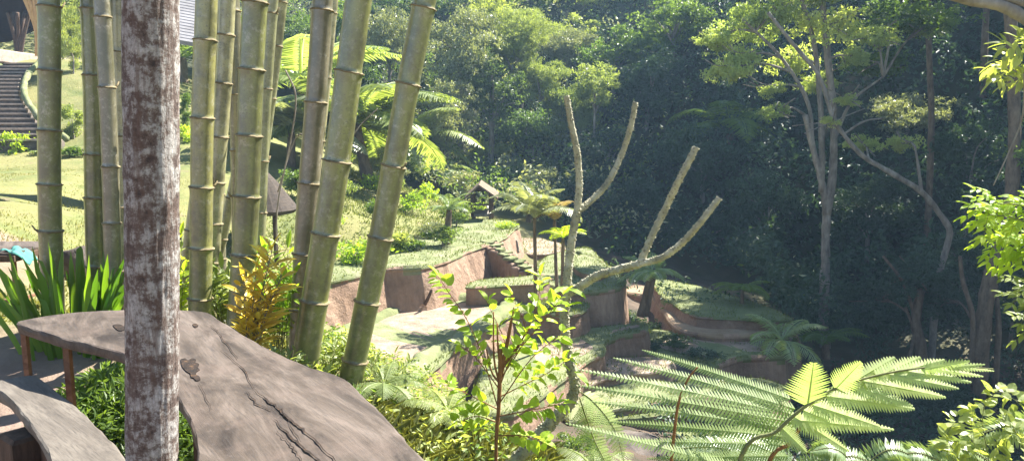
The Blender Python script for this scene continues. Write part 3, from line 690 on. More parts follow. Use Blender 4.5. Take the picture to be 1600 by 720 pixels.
# ---- slab table
def slab(mb, top, th, seed, inset=.0):
    n = len(top); vs = []; rows = 6
    for r in range(rows):
        u = r / (rows - 1)
        for i, p in enumerate(top):
            t = (top[(i + 1) % n] - top[i - 1]).normalized(); nn = Vector((t.y, -t.x, 0))
            off = (0, .004, .006, .004, -.002, -.012)[r] + noise.noise(Vector((p.x * 9, p.y * 9, u * 2 + seed))) * .005 * (r > 0) + noise.noise(Vector((p.x * 30, p.y * 30, u * 3 + seed))) * .004
            q = p + nn * off; q.z = p.z - th * (0, .06, .3, .6, .9, 1)[r]; vs.append(q)
    fs = [(r * n + i, (r + 1) * n + i, (r + 1) * n + (i + 1) % n, r * n + (i + 1) % n) for r in range(rows - 1) for i in range(n)]
    mb.add(vs, fs)
    tri = geometry.tessellate_polygon([vs[:n]]); mb.add(vs[:n], [tuple(f) for f in tri])
    tri = geometry.tessellate_polygon([vs[-n:]]); mb.add(vs[-n:], [tuple(reversed(f)) for f in tri])
def closed(pts, step=.03, k_=.7):
    n = len(pts); cl = []
    for i in range(n):
        a, b, c, d = pts[i - 1], pts[i], pts[(i + 1) % n], pts[(i + 2) % n]
        k = max(1, int((c - b).length / step))
        for q in range(k):
            u = q / k; s = .5 * ((2 * b) + (c - a) * u + (2 * a - 5 * b + 4 * c - d) * u * u + (3 * b - a - 3 * c + d) * u ** 3)
            cl.append(b.lerp(c, u).lerp(s, k_))
    if sum(cl[i - 1].x * cl[i].y - cl[i].x * cl[i - 1].y for i in range(len(cl))) < 0: cl.reverse()
    return cl
TZ = .75
top = [(29, 502), (75, 493), (130, 487), (200, 484), (270, 484), (322, 488), (345, 503), (385, 527), (430, 551), (480, 573), (530, 588), (556, 609), (600, 654), (657, 716), (720, 790), (620, 900), (380, 880), (330, 800), (313, 735), (310, 690), (302, 660), (290, 636), (270, 606), (240, 580), (215, 563), (192, 551), (165, 543), (135, 536), (100, 528), (62, 516), (34, 508)]
tp = closed([on(a, b, TZ) for a, b in top])
tb = on(300, 600, 0); troot = empty('slab_table', tb, 'natural-edge weathered wooden slab table with a cracked top and curved outline', 'table')
mb = MB(); slab(mb, tp, .042, 2)
ttop = part(mb, 'tabletop', M['table'], troot)
def leg(px, py, w, d_=.03, mat='rust', z0=0, z1=TZ - .04, name='leg', root=troot, dx=0):
    p = on(px, py, z1); mb = MB(); g0 = min(0, H(p.x, p.y)); mb.box((p.x + dx, p.y, (z1 + g0) / 2), (w, d_, z1 - g0)); return part(mb, name, M[mat], root)
leg(104, 534, .022, .022); leg(38, 518, .02, .02)
leg(215, 512, .07, .05, 'wood_dark')
leg(560, 660, .1, .06, 'wood_dark'); leg(330, 640, .09, .05, 'wood_dark'); 
# hollows and the long crack, slightly proud dark pits laid in the top
def pit(pix, name, mat, up=.003, th=.004, root=troot):
    P = closed([on(a, b, TZ + up) for a, b in pix], .006, 1); mb = MB()
    n = len(P); low = [p - Vector((0, 0, th)) for p in P]; mb.add(P + low, [(i, n + i, n + (i + 1) % n, (i + 1) % n) for i in range(n)])
    tri = geometry.tessellate_polygon([P]); mb.add(P, [tuple(f) for f in tri]); return part(mb, name, M[mat], root)
pit([(283, 560), (289, 559), (294, 562), (300, 559), (306, 561), (305, 565), (311, 568), (309, 573), (312, 577), (308, 579), (306, 584), (311, 587), (313, 592), (307, 594), (303, 590), (299, 589), (297, 583), (292, 580), (287, 575), (284, 570)], 'hollow', 'rot')
pit([(177, 507), (186, 506), (195, 510), (194, 515), (186, 516), (179, 511)], 'knot_hole', 'rot')
pit([(301, 506), (306, 505), (310, 508), (305, 511)], 'knot_hole', 'rot')
cr = [(396, 612), (408, 620), (424, 634), (434, 637), (440, 644), (454, 655), (466, 668), (480, 680), (500, 697), (522, 719), (560, 760), (550, 765), (510, 727), (490, 712), (474, 699), (462, 690), (448, 678), (436, 662), (428, 652), (434, 650), (420, 640), (405, 625)]
def crack(P, name='crack'):
    rnd = random.Random(4); mb = MB()
    for (pts, w_) in P:
        Q = []
        for i in range(len(pts) - 1):
            for k in range(5):
                u = k / 5; Q.append((lerp(pts[i][0], pts[i + 1][0], u) + rnd.uniform(-1.6, 1.6), lerp(pts[i][1], pts[i + 1][1], u) + rnd.uniform(-1.6, 1.6)))
        Q.append(pts[-1]); n = len(Q); L_ = []; R2 = []
        for i, q in enumerate(Q):
            ww = w_ * .6 * math.sin(PI * (i + .3) / (n + .3)) * rnd.uniform(.35, 1.3) + .3
            L_.append(on(q[0] - ww * .5, q[1] + ww * .3, TZ + .0035)); R2.append(on(q[0] + ww * .5, q[1] - ww * .3, TZ + .0035))
        mb.add(L_ + R2, [(i, n + i, n + i + 1, i + 1) for i in range(n - 1)])
    return part(mb, name, M['rot'], troot)
crack([([(398, 608), (414, 622), (432, 634), (446, 650), (462, 662), (480, 676), (505, 700), (540, 735)], 6), ([(430, 655), (445, 672), (462, 688), (490, 712), (520, 740)], 5), ([(385, 610), (400, 628), (425, 640)], 3), ([(432, 672), (450, 690), (462, 705), (475, 725)], 3), ([(440, 640), (455, 665), (470, 690)], 2), ([(330, 508), (350, 530), (372, 560)], 1.4), ([(345, 545), (380, 575), (396, 605)], 1.6), ([(312, 600), (330, 640)], 1.2)])
# ---- bench
BZ = .6
bt = [(-14, 600), (0, 594), (47, 586), (65, 594), (87, 612), (108, 628), (134, 650), (155, 673), (173, 691), (191, 714), (225, 770), (160, 830), (112, 790), (82, 722), (78, 705), (61, 677), (40, 648), (14, 619), (-6, 606)]
bp = closed([on(a, b, BZ) for a, b in bt])
broot = empty('slab_bench', on(100, 700, 0), 'pale thick wooden slab bench low in front of the table', 'bench')
mb = MB(); slab(mb, bp, .05, 8); part(mb, 'seat', M['bench'], broot)
for (x, y, w_) in ((60, 640, .2), (150, 770, .3)):
    p = on(x, y, BZ); mb = MB(); mb.box((p.x, p.y, BZ / 2 - .03), (w_, .12, BZ - .06), .9); part(mb, 'leg', M['wood_dark'], broot)
mb = MB(); a_, b_ = on(34, 622, BZ), on(125, 770, BZ); c_ = (a_ + b_) / 2; d_ = b_ - a_
mb.box((c_.x + .03, c_.y, .27), (d_.xy.length, .025, .5), math.atan2(d_.y, d_.x)); part(mb, 'side_board', M['wood_dark'], broot)
# ---- small low table at the left edge
sroot = empty('low_table', on(10, 490, 0), 'low table with thin rusty legs at the left edge on the dirt path', 'table')
Ys = 5.9
def bx2(name, x0, x1, z0, z1, y0, y1, mat, root=sroot):
    mb = MB(); mb.box(((x0 + x1) / 2, (y0 + y1) / 2, (z0 + z1) / 2), (x1 - x0, y1 - y0, z1 - z0)); return part(mb, name, M[mat], root)
xr = at(30, 440, Ys).x; zt = at(0, 397, Ys).z
bx2('tabletop', xr - 1.1, xr + .03, zt - .05, zt, Ys - .08, Ys + .55, 'wood_dark'); bx2('board', xr - 1.1, xr + .02, zt + .001, zt + .02, Ys - .06, Ys + .53, 'table')
for (x, y) in ((xr - .03, Ys), (xr - .03, Ys + .48), (xr - 1.05, Ys), (xr - .13, Ys + .5)): bx2('leg', x - .014, x + .014, -.05, zt - .05, y - .014, y + .014, 'rust')
bx2('stretcher', xr - 1.05, xr - .044, .1, .125, Ys - .012, Ys + .012, 'rust'); bx2('stretcher', xr - .04, xr - .02, .1, .125, Ys + .02, Ys + .46, 'rust')
mb = MB(); vs = []; n = 14
for i in range(n):
    for j in range(8):
        u, v = i / (n - 1), j / 7; x = xr - .1 + .18 * u; z = zt + .025 - (max(0, u - .6) ** 1.2) * .3 + .012 * math.sin(u * 9 + v * 7); vs.append((x, Ys - .05 + .16 * v + .02 * math.sin(u * 8), z + .008 * math.sin(v * 14)))
mb.add(vs, [(i * 8 + j, i * 8 + j + 1, (i + 1) * 8 + j + 1, (i + 1) * 8 + j) for i in range(n - 1) for j in range(7)])
o = mb.build('cloth', M['cloth'], None, True, loc=Vector((xr, Ys, zt))); sol = o.modifiers.new('s', 'SOLIDIFY'); sol.thickness = .004
tag(o, 'crumpled teal cloth hanging over the end of the low table', 'cloth')
# ---- dark boulder behind the strap plant
def boulder(px, py, Y, rx, ry, label, seed=1, mat='rock', name='boulder', sink=.3):
    c = at(px, py, Y); s = Y / F; mb = MB(); vs = []; n, m_ = 20, 12
    for i in range(m_ + 1):
        th = PI * i / m_
        for k in range(n):
            a = 2 * PI * k / n; d = Vector((math.sin(th) * math.cos(a), math.sin(th) * math.sin(a), math.cos(th)))
            q = 1 + .35 * noise.noise(d * 1.3 + Vector((seed, 0, 0))) + .12 * noise.noise(d * 4 + Vector((seed, 0, 0)))
            vs.append(c + Vector((d.x * rx * s, d.y * rx * s * .8, d.z * ry * s)) * q)
    mb.add(vs, [(i * n + k, (i + 1) * n + k, (i + 1) * n + (k + 1) % n, i * n + (k + 1) % n) for i in range(m_) for k in range(n)])
    return tag(mb.build(name, M[mat], None, True, loc=c), label, 'rock')
boulder(125, 412, 6.6, 30, 28, 'dark rounded boulder half hidden behind the strap-leaved plant', 3)
# ---- strap-leaved plant
def strap():
    rng = random.Random(5); Y = 4.75
    c = at(120, 520, Y); c.z = 0; root = empty('strap_leaf_plant', c, 'clump of long upright strap leaves behind the left end of the table', 'plant')
    for k in range(62):
        bx, by = c.x + rng.uniform(-.26, .3), c.y + rng.uniform(-.22, .15)
        p = Vector((bx, by, 0)); tx = (bx - c.x) * 1.3 + rng.uniform(-.12, .12); h = rng.uniform(.45, .82) * (1 - abs(bx - c.x) * .6)
        if k < 8: tx -= .12
        ty = rng.uniform(-.15, .15); wd = rng.uniform(.018, .032); mb = MB(); n = 7; L_, Mi, R_ = [], [], []
        an = rng.uniform(-.6, .6); s = Vector((math.cos(an), math.sin(an), 0))
        for i in range(n + 1):
            u = i / n; q = p + Vector((tx * u ** 1.5, ty * u ** 1.5, h * (u - .12 * u ** 3 * (rng.random() < .3)))); w_ = wd * (.65 + .5 * u) * (1 - u ** 5) + .001
            L_.append(q - s * w_); Mi.append(q + Vector((s.y, -s.x, 0)) * w_ * .35); R_.append(q + s * w_)
        vs = L_ + Mi + R_; m_ = n + 1
        mb.add(vs, [(i, m_ + i, m_ + i + 1, i + 1) for i in range(n)] + [(m_ + i, 2 * m_ + i, 2 * m_ + i + 1, m_ + i + 1) for i in range(n)], rng.random())
        part(mb, 'leaf', M['lf_strap'], root, True)
strap()
# ---- leafy twigs helper: bent, pointed leaves
def leaf(mb, p, d, L, W, t, up=Vector((0, 0, 1)), droop=.25, heart=False):
    p = Vector(p); d = Vector(d).normalized(); s = d.cross(up); s = s.normalized() if s.length > 1e-3 else Vector((1, 0, 0)); n = s.cross(d)
    k = (0, .12, .35, .65, .88, 1); wv = (0.05, .42 if heart else .22, .5, .42, .17, 0) 
    mid = [p + d * L * u - n * (L * droop * u * u) for u in k]
    Lf = [mid[i] + s * W * wv[i] + n * W * .16 * (wv[i] > .1) for i in range(6)]; Rt = [mid[i] - s * W * wv[i] + n * W * .16 * (wv[i] > .1) for i in range(6)]
    vs = mid + Lf[1:5] + Rt[1:5]
    fs = [(0, 6, 1), (1, 6, 7, 2), (2, 7, 8, 3), (3, 8, 9, 4), (4, 9, 5), (0, 1, 10), (1, 2, 11, 10), (2, 3, 12, 11), (3, 4, 13, 12), (4, 5, 13)]
    mb.add(vs, fs, t)
def shoot(ml, ms, P, n, L, W, rng, r=.004, t=.5, start=.15, heart=False, out=1., droop=.25, end=True, upb=.2):
    P = spline(P, 5); tube(ms, P, radii(len(P), r, r * .3), 5)
    for i in range(n):
        u = start + (1 - start) * (i + rng.random() * .6) / n; f = u * (len(P) - 1); j = min(int(f), len(P) - 2); c = P[j].lerp(P[j + 1], f - j); d = (P[j + 1] - P[j]).normalized()
        az = rng.uniform(0, 2 * PI); o = d.orthogonal().normalized(); o2 = d.cross(o); dr = (o * math.cos(az) + o2 * math.sin(az)) * out + d * .55 + Vector((0, 0, upb))
        dr.normalize(); st = c + dr * L * .25; tube(ms, [c, st], r * .3, 3)
        leaf(ml, st, dr, L * rng.uniform(.6, 1.15), W * rng.uniform(.7, 1.15), min(1, max(0, t + rng.uniform(-.4, .4))), Vector((rng.uniform(-.5, .5), rng.uniform(-.7, .3), 1)), droop, heart)
    if end: leaf(ml, P[-1], (P[-1] - P[-2]), L, W, t)
# ---- croton
def croton():
    rng = random.Random(9); Y = 4.15; b = at(388, 560, Y); b.z = H(b.x, b.y) - .05
    root = empty('croton_bush', b, 'yellow and rust-leaved croton bush in front of the widest green culm', 'plant')
    ml, ms = MB(), MB()
    for (px, py, n) in ((425, 392, 46), (440, 430, 34), (400, 425, 40), (412, 460, 40), (380, 440, 26), (430, 470, 30), (395, 500, 34), (410, 515, 26)):
        e = at(px, py, Y + rng.uniform(-.1, .1)); st = b.lerp(Vector((e.x * .3 + b.x * .7, b.y, e.z)), .4)
        P = [b, st, e]; shoot(ml, ms, P, n, .12, .03, rng, .007, .55, .55, out=.9, droop=.35, upb=.35)
    part(ms, 'stems', M['bark'], root); part(ml, 'foliage', M['lf_croton'], root)
croton()
# ---- the bare knobbly branching tree
def bare_tree():
    Y = 3.7
    def T(x, y, dy=0): return at(x, y, Y + dy)
    b = T(800, 730); g0 = H(b.x - .3, b.y); base = Vector((b.x - .22, b.y - .05, g0 - .1))
    root = empty('bare_forked_tree', base, 'leafless knobbly pale tree forking into four upright stubs beside the terraces', 'tree')
    segs = [([base, T(812, 712), T(846, 676), T(872, 648), T(893, 628)], 11.5, 9), ([T(893, 628), T(898, 600), T(890, 560), T(883, 520), T(882, 485), T(886, 455)], 8.5, 6.5),
            ([T(886, 455), T(888, 420), T(894, 370), T(902, 330)], 6.8, 6), ([T(902, 330), T(905, 290), T(902, 240), T(892, 190), T(885, 150)], 5.6, 4.2),
            ([T(902, 330), T(925, 312, .05), T(950, 285, .1), T(972, 240, .15), T(985, 200, .15), T(993, 160, .15)], 5, 4.2),
            ([T(886, 458), T(905, 448), T(935, 430, -.05), T(970, 420, -.1), T(1000, 412, -.15)], 6.5, 5.8), ([T(1000, 412, -.15), T(1018, 370, -.15), T(1040, 325, -.15), T(1062, 280, -.2), T(1088, 230, -.2)], 5.2, 4.8),
            ([T(1000, 412, -.15), T(1035, 402, -.2), T(1065, 380, -.25), T(1095, 347, -.3), T(1124, 309, -.3)], 5, 4.4)]
    for i, (pts, r0, r1) in enumerate(segs):
        P = spline(pts, 14); mb = MB(); k = Y / F
        tube(mb, P, [q * k * (1.0 + .1 * noise.noise(Vector((j * .5, i, 0)))) for j, q in enumerate(radii(len(P), r0, r1))], 14, bump=.12, seed=i)
        rr = random.Random(i)
        for j in range(len(P) * 5):                    # leaf-scar knobs
            a = rr.randrange(len(P) - 1); c = P[a].lerp(P[a + 1], rr.random()); d = (P[a + 1] - P[a]).normalized(); o = d.orthogonal(); o.rotate(Matrix.Rotation(rr.uniform(0, 6.28), 3, d))
            rad = lerp(r0, r1, a / len(P)) * k; s = rad * rr.uniform(.15, .4); q = c + o.normalized() * rad * .98
            mb.add([q + Vector(v) * s for v in ((1, 0, 0), (-1, 0, 0), (0, 1, 0), (0, -1, 0), (0, 0, 1), (0, 0, -1))], [(0, 2, 4), (2, 1, 4), (1, 3, 4), (3, 0, 4), (2, 0, 5), (1, 2, 5), (3, 1, 5), (0, 3, 5)])
        part(mb, 'stem' if i < 3 else 'branch', M['frang'], root, True)
    ml, ms = MB(), MB(); rng = random.Random(3)
    for (x, y, ex, ey) in ((888, 452, 917, 460), (886, 450, 872, 452), (884, 480, 905, 468), (897, 580, 925, 600)):
        leaf(ml, T(x, y, -.08), T(ex, ey, -.1) - T(x, y, -.05), .1, .055, .8)
    part(ml, 'leaves', M['lf_yel'], root)
bare_tree()
# ---- sapling with heart leaves
def sapling():
    rng = random.Random(12); Y = 3.25
    def T(x, y, dy=0): return at(x, y, Y + dy)
    b = T(774, 740); b.z = H(b.x, b.y) - .1
    root = empty('leafy_sapling', b, 'sapling with bright yellow-green heart leaves and cut dark stems, left of the bare forked tree', 'sapling')
    ms, ml = MB(), MB(); k = Y / F
    tube(ms, spline([b, T(775, 700), T(779, 640), T(781, 590), T(782, 545)], 6), radii(25, 2.8 * k, 3.8 * k), 9, bump=.15)
    for pts in ([(781, 600), (772, 560), (771, 487)], [(782, 580), (778, 540), (777, 505)], [(783, 580), (790, 540), (798, 500)], [(783, 575), (806, 545), (828, 510)], [(782, 600), (768, 580), (760, 545)], [(783, 585), (795, 530), (803, 480)]):
        P = spline([T(*q) for q in pts], 5); tube(ms, P, radii(len(P), 2.2 * k, 1.2 * k), 6)
    sh = [([(779, 640), (755, 560), (730, 500), (700, 455), (684, 430)], 24), ([(782, 600), (800, 560), (850, 500), (880, 460)], 22), ([(783, 590), (815, 540), (838, 480), (845, 430)], 16), ([(780, 620), (820, 600), (860, 580), (890, 560)], 22), ([(780, 640), (740, 620), (700, 600)], 16),
          ([(778, 650), (830, 640), (880, 630)], 22), ([(778, 680), (815, 680), (850, 690)], 16), ([(779, 660), (745, 650), (715, 660)], 14), ([(782, 600), (790, 540), (760, 470)], 14), ([(783, 580), (820, 520), (800, 460)], 14), ([(780, 630), (830, 560), (880, 520)], 20), ([(782, 610), (745, 560), (720, 540)], 12)]
    for pts, n in sh:
        z = rng.uniform(-.15, .15); shoot(ml, ms, [T(x, y, z * i / len(pts)) for i, (x, y) in enumerate(pts)], int(n * 1.15), .06, .042, rng, .0032, .75, .2, True, droop=.3)
    part(ms, 'stem', M['stem_red'], root, True); part(ml, 'foliage', M['lf_yel'], root)
sapling()
# ---- thin curved stems / vines by the bamboo
def vine(pts, Y, r, label, lv=0, mat='stem', lm='lf_yel', leafL=.07):
    P = spline([at(x, y, Y) for x, y in pts], 8); mb = MB(); tube(mb, P, r, 6, bump=.3)
    root = empty('vine', P[0], label, 'vine'); part(mb, 'stem', M[mat], root, True)
    if lv:
        rng = random.Random(lv); ml, ms = MB(), MB(); shoot(ml, ms, P[::6] + [P[-1]], lv, leafL, leafL * .6, rng, r * .4, .7, .1, True); part(ml, 'leaves', M[lm], root)
vine([(432, 400), (434, 320), (455, 215), (462, 150), (446, 110)], 5.6, .006, 'pale thin vine winding up between the clump and the grey mottled culm', mat='bark')
vine([(434, 300), (460, 220), (480, 212), (500, 230)], 5.65, .005, 'short pale vine twig crossing behind the grey mottled culm', mat='bark')
vine([(520, 260), (560, 200), (590, 170)], 5.5, .004, 'fine dry twig crossing between the two right culms', mat='bark')
# ---- foreground ferns, right
def near_fern_left():
    Y = 2.7
    def T(x, y, dy=0): return at(x, y, Y + dy)
    b = T(1150, 860); b.z = H(b.x, b.y)
    root = empty('fern', b, 'large yellow-green fern with long toothed pinnae sweeping left over the terraces', 'fern'); mb, ms = MB(), MB(); rng = random.Random(2)
    rach = spline([T(1045, 760), T(1052, 690), T(1060, 630), T(1075, 592), T(1090, 573)], 6); tube(ms, rach, radii(len(rach), .007, .003), 6)
    rach2 = spline([b, T(1190, 760), T(1235, 690), T(1262, 650), T(1268, 628)], 6); tube(ms, rach2, radii(len(rach2), .009, .005), 6)
    up = Vector((.05, -.75, .75))
    tips = [((1240, 625), (1003, 540), 27), ((1248, 640), (962, 552), 29), ((1250, 650), (908, 569), 31), ((1252, 662), (903, 594), 31), ((1250, 672), (925, 620), 30), ((1246, 684), (948, 652), 30), ((1240, 696), (985, 684), 28), ((1236, 712), (1010, 712), 28), ((1180, 740), (890, 655), 27), ((1090, 573), (905, 640), 12)]
    for i, ((x0, y0), (x1, y1), wd) in enumerate(tips[:9]):
        a = T(x0, y0, 0); c = T(x1, y1, rng.uniform(-.2, .25)); a = a.lerp(c, .02)
        # arching pinna: several straight pieces would kink, so bend with sag
        pinna(mb, a, c, up, wd / F * Y * .62, 58, sag=.05, t=rng.uniform(.5, .95), rng=rng, slim=.85, skew=.5)
    part(ms, 'stalk', M['stem_red'], root, True); part(mb, 'fronds', M['lf_fern'], root)
near_fern_left()
def near_fern_right():
    Y = 2.6; rng = random.Random(4)
    def T(x, y, dy=0): return at(x, y, Y + dy)
    b = T(1120, 860); b.z = H(b.x, b.y)
    root = empty('fern', b, 'large bright fern frond reaching right, one broad leaflet standing up at its middle', 'fern'); mb, ms = MB(), MB()
    P = spline([b, T(1150, 740), T(1215, 672), T(1262, 632), T(1320, 601), T(1400, 580), T(1480, 572), T(1552, 576)], 7); tube(ms, P, radii(len(P), .009, .002), 6)
    up = Vector((0, -.72, .72)); k = Y / F
    up2 = Vector((-.1, -.8, .6))
    L = [((1262, 634), (1272, 568), 52, 15), ((1305, 608), (1345, 566), 30, 14), ((1330, 598), (1400, 556), 28, 15), ((1370, 588), (1440, 556), 26, 15), ((1400, 582), (1478, 560), 22, 14), ((1440, 577), (1515, 562), 17, 12), ((1480, 574), (1540, 568), 12, 10),
         ((1270, 632), (1378, 665), 30, 22), ((1290, 618), (1432, 636), 30, 24), ((1330, 602), (1428, 662 - 30), 24, 20), ((1350, 595), (1482, 618), 26, 22), ((1390, 585), (1500, 605), 22, 20), ((1420, 580), (1520, 595), 18, 16), ((1455, 576), (1540, 586), 13, 12),
         ((1240, 650), (1330, 704), 26, 20), ((1235, 655), (1400, 628 + 40), 26, 24), ((1255, 640), (1300, 660), 24, 14), ((1222, 668), (1262, 706), 26, 16), ((1500, 574), (1556, 578), 8, 10)]
    for (x0, y0), (x1, y1), wd, n in L:
        pinna(mb, T(x0, y0), T(x1, y1, rng.uniform(-.08, .08)), up2 if wd > 50 else up, wd * k * .86, int(n * 1.25), sag=.04, t=rng.uniform(.5, .95) if wd < 50 else .3, rng=rng, slim=1.1, skew=.35)
    part(ms, 'stalk', M['stem'], root, True); part(mb, 'fronds', M['lf_fern'], root)
near_fern_right()
def gen_fern(px, py, Y, fr, plen, pw, n, label, mat='lf_silver', seed=1, teeth=9, detail=True, group=None, droop=.15, slim=.75):
    """fern with its fronds given as pixel paths"""
    rng = random.Random(seed); b = at(px, py, Y); b.z = min(b.z, H(b.x, b.y))
    root = empty('fern', b, label, 'fern', group); mb, ms = MB(), MB()
    for pts in fr:
        P = spline([at(x, y, Y + (q[0] if q else 0)) for x, y, *q in pts], 6)
        frond(mb, P, Vector((0, -.5, 1)), plen, pw, n, teeth, detail, rng.uniform(.3, .7), rng, stem=ms, droop=droop, sr=.004, slim=slim)
    part(ms, 'stalks', M['stem'], root, True); part(mb, 'fronds', M[mat], root)
gen_fern(1240, 800, 2.9, [[(1240, 800), (1200, 735), (1130, 700), (1050, 700)], [(1250, 800), (1230, 730), (1180, 695), (1120, 690)]], .12, .022, 30, 'pale ferns low under the big fern near the lower middle edge', seed=3)
gen_fern(1350, 800, 2.7, [[(1350, 800), (1345, 740), (1385, 703), (1425, 712), (1450, 740)], [(1360, 820), (1330, 725), (1300, 700), (1262, 706)], [(1200, 800), (1260, 735), (1330, 712), (1390, 740)], [(1470, 800), (1490, 740), (1440, 708), (1400, 715), (1375, 740)]], .085, .012, 40, 'silvery arching ferns along the bottom edge right of the big fronds', seed=5, detail=False)
gen_fern(1640, 800, 2.9, [[(1640, 800), (1620, 700), (1580, 670), (1530, 680), (1480, 730)], [(1600, 830), (1560, 740), (1520, 705), (1475, 700), (1440, 730)], [(1650, 760), (1630, 680), (1600, 660), (1560, 655)]], .1, .014, 36, 'silvery arching fern in the bottom right corner under the leafy vine', seed=6, detail=False)
gen_fern(915, 800, 3.9, [[(905, 620), (915, 650), (930, 690), (945, 720), (960, 760)], [(905, 610), (930, 630), (960, 670), (975, 720)]], .1, .022, 26, 'drooping fern frond just right of the foot of the bare forked tree', mat='lf_fern', seed=8)
# vine plant in right bottom corner
def right_vine():
    rng = random.Random(21); Y = 2.8
    def T(x, y, dy=0): return at(x, y, Y + dy)
    b = T(1560, 830); b.z = H(b.x, b.y); root = empty('leafy_vine', b, 'climbing vine with small bright leaves and curling tips in the bottom right corner', 'plant'); ml, ms = MB(), MB()
    for pts, n in (([(1560, 830), (1545, 720), (1535, 660), (1542, 625), (1560, 612), (1582, 622), (1592, 630)], 30), ([(1560, 830), (1500, 720), (1480, 680), (1500, 650)], 26), ([(1570, 830), (1600, 720), (1585, 670), (1575, 655)], 24), ([(1550, 800), (1560, 740), (1520, 690), (1520, 640)], 28), ([(1550, 800), (1580, 740), (1560, 690)], 26), ([(1500, 800), (1510, 740), (1470, 700)], 16)):
        shoot(ml, ms, [T(x, y, rng.uniform(-.1, .1)) for x, y in pts], n, .05, .035, rng, .002, .55, .3, True)
    leaf(ml, T(1465, 672), T(1500, 655) - T(1465, 672), .085, .045, 1); leaf(ml, T(1495, 700), Vector((1, -.5, .1)), .06, .06, .9, heart=True)
    part(ms, 'stems', M['stem'], root); part(ml, 'leaves', M['lf_light'], root)
right_vine()
# hanging leafy branch right edge
def leafy_branch(starts, Y, label, mat, seed, L=.075, W=.028, name='leafy_branch', origin=None):
    rng = random.Random(seed); ms, ml = MB(), MB()
    def T(x, y, dy=0): return at(x, y, Y + dy)
    root = empty(name, T(*origin), label, 'branch')
    for pts in starts:
        z = rng.uniform(-.25, .25); P = spline([T(x, y, z * i / 3) for i, (x, y) in enumerate(pts)], 6); tube(ms, P, radii(len(P), .009, .003), 6)
        for i in range(4, len(P), 2):                 # compound leaves
            d0 = (P[i] - P[i - 1]).normalized()
            for sg in (-1, 1):
                d = (d0 * .7 + Vector((0, rng.uniform(-.8, .8), sg * .5 + rng.uniform(-.3, .3)))).normalized(); e = P[i] + d * L * 2.2; Q = spline([P[i], P[i].lerp(e, .5) + Vector((0, 0, .01)), e - Vector((0, 0, .03))], 4)
                tube(ms, Q, .0015, 3); n = 5
                for j in range(1, n + 1):
                    c = Q[int(j / n * (len(Q) - 1))]
                    for s2 in (-1, 1):
                        s = d.cross(Vector((0, -.3, 1))).normalized() * s2
                        leaf(ml, c, s + d * .6 - Vector((0, 0, .25)), L * rng.uniform(.7, 1), W, rng.random(), Vector((rng.uniform(-.3, .3), -.3, 1)), .2)
                leaf(ml, Q[-1], d, L, W, rng.random(), Vector((0, -.3, 1)))
    part(ms, 'twigs', M['stem'], root); part(ml, 'leaves', M[mat], root); return root
leafy_branch([[(1730, 420), (1650, 370), (1590, 342), (1545, 335)], [(1730, 430), (1660, 390), (1605, 368), (1565, 366)], [(1730, 400), (1650, 345), (1600, 322), (1560, 318)], [(1730, 440), (1660, 400), (1620, 392), (1590, 390)]], 4.6, 'bright sunlit leafy branch poking in from the right edge at mid height', 'lf_yel', 31, origin=(1720, 420))
leafy_branch([[(1720, 520), (1660, 480), (1610, 470)], [(1720, 530), (1660, 510), (1615, 505)], [(1720, 500), (1650, 455), (1612, 448)]], 4.8, 'dimmer leafy spray at the right edge below the bright branch', 'lf_light', 33, origin=(1720, 520))
#PART3
# ================================================================== BUILT THINGS FARTHER OFF
def stairs():
    n = 19; b0 = Vector((0, 0, 0)); ctr = []
    pts = [(40, 222, 28.5), (14, 196, 29.6), (-2, 170, 31), (-4, 143, 32.8), (12, 118, 35), (40, 97, 37.4)]
    P = spline([at(x, y, Y) for x, y, Y in pts], 8)
    L = [0]
    for i in range(1, len(P)): L.append(L[-1] + (P[i] - P[i - 1]).length)
    def S(s):
        for i in range(1, len(P)):
            if L[i] >= s: return P[i - 1].lerp(P[i], (s - L[i - 1]) / (L[i] - L[i - 1])), (P[i] - P[i - 1])
        return P[-1], P[-1] - P[-2]
    root = empty('stone_stairs', P[0], 'long curved flight of stone steps climbing to the dark-roofed pavilion', 'stairs')
    for k in range(n):
        p, d = S(L[-1] * (k + .5) / n); a = math.atan2(d.y, d.x); tr = L[-1] / n
        w_ = lerp(2.6, 1.25, k / n); mb = MB(); rr = random.Random(k)
        run = d.xy.length / d.length * tr
        a2 = lerp(a, PI / 2, .6)
        mb.box((p.x, p.y, p.z - .3), (run * 1.3, w_, .5), a2)
        mb.box((p.x - .02, p.y - .03, p.z - .03), (run * 1.45, w_ + .04, .07), a2 + rr.uniform(-.02, .02), m=1)
        part(mb, 'step', [M['riser'], M['stone']], root)  # pale treads over dark risers put sunlit step edges into the colour
    # grassy kerb along the right side
    mb = MB(); Q = [S(L[-1] * i / 24)[0] + Vector((lerp(1.5, .8, i / 24), 0, .1)) for i in range(25)]
    Q = spline([q for q in Q[::3]], 4); tube(mb, Q, .13, 8, bump=.6); o = mb.build('grass_verge', M['turf'], None, True); o['kind'] = 'structure'
    mb = MB(); Q = [S(L[-1] * i / 24)[0] + Vector((-lerp(1.5, .9, i / 24), 0, .1)) for i in range(25)]
    Q = spline([q for q in Q[::3]], 4); tube(mb, Q, .18, 8, bump=.3); o = mb.build('grass_verge', M['turf'], None, True); o['kind'] = 'structure'
stairs()
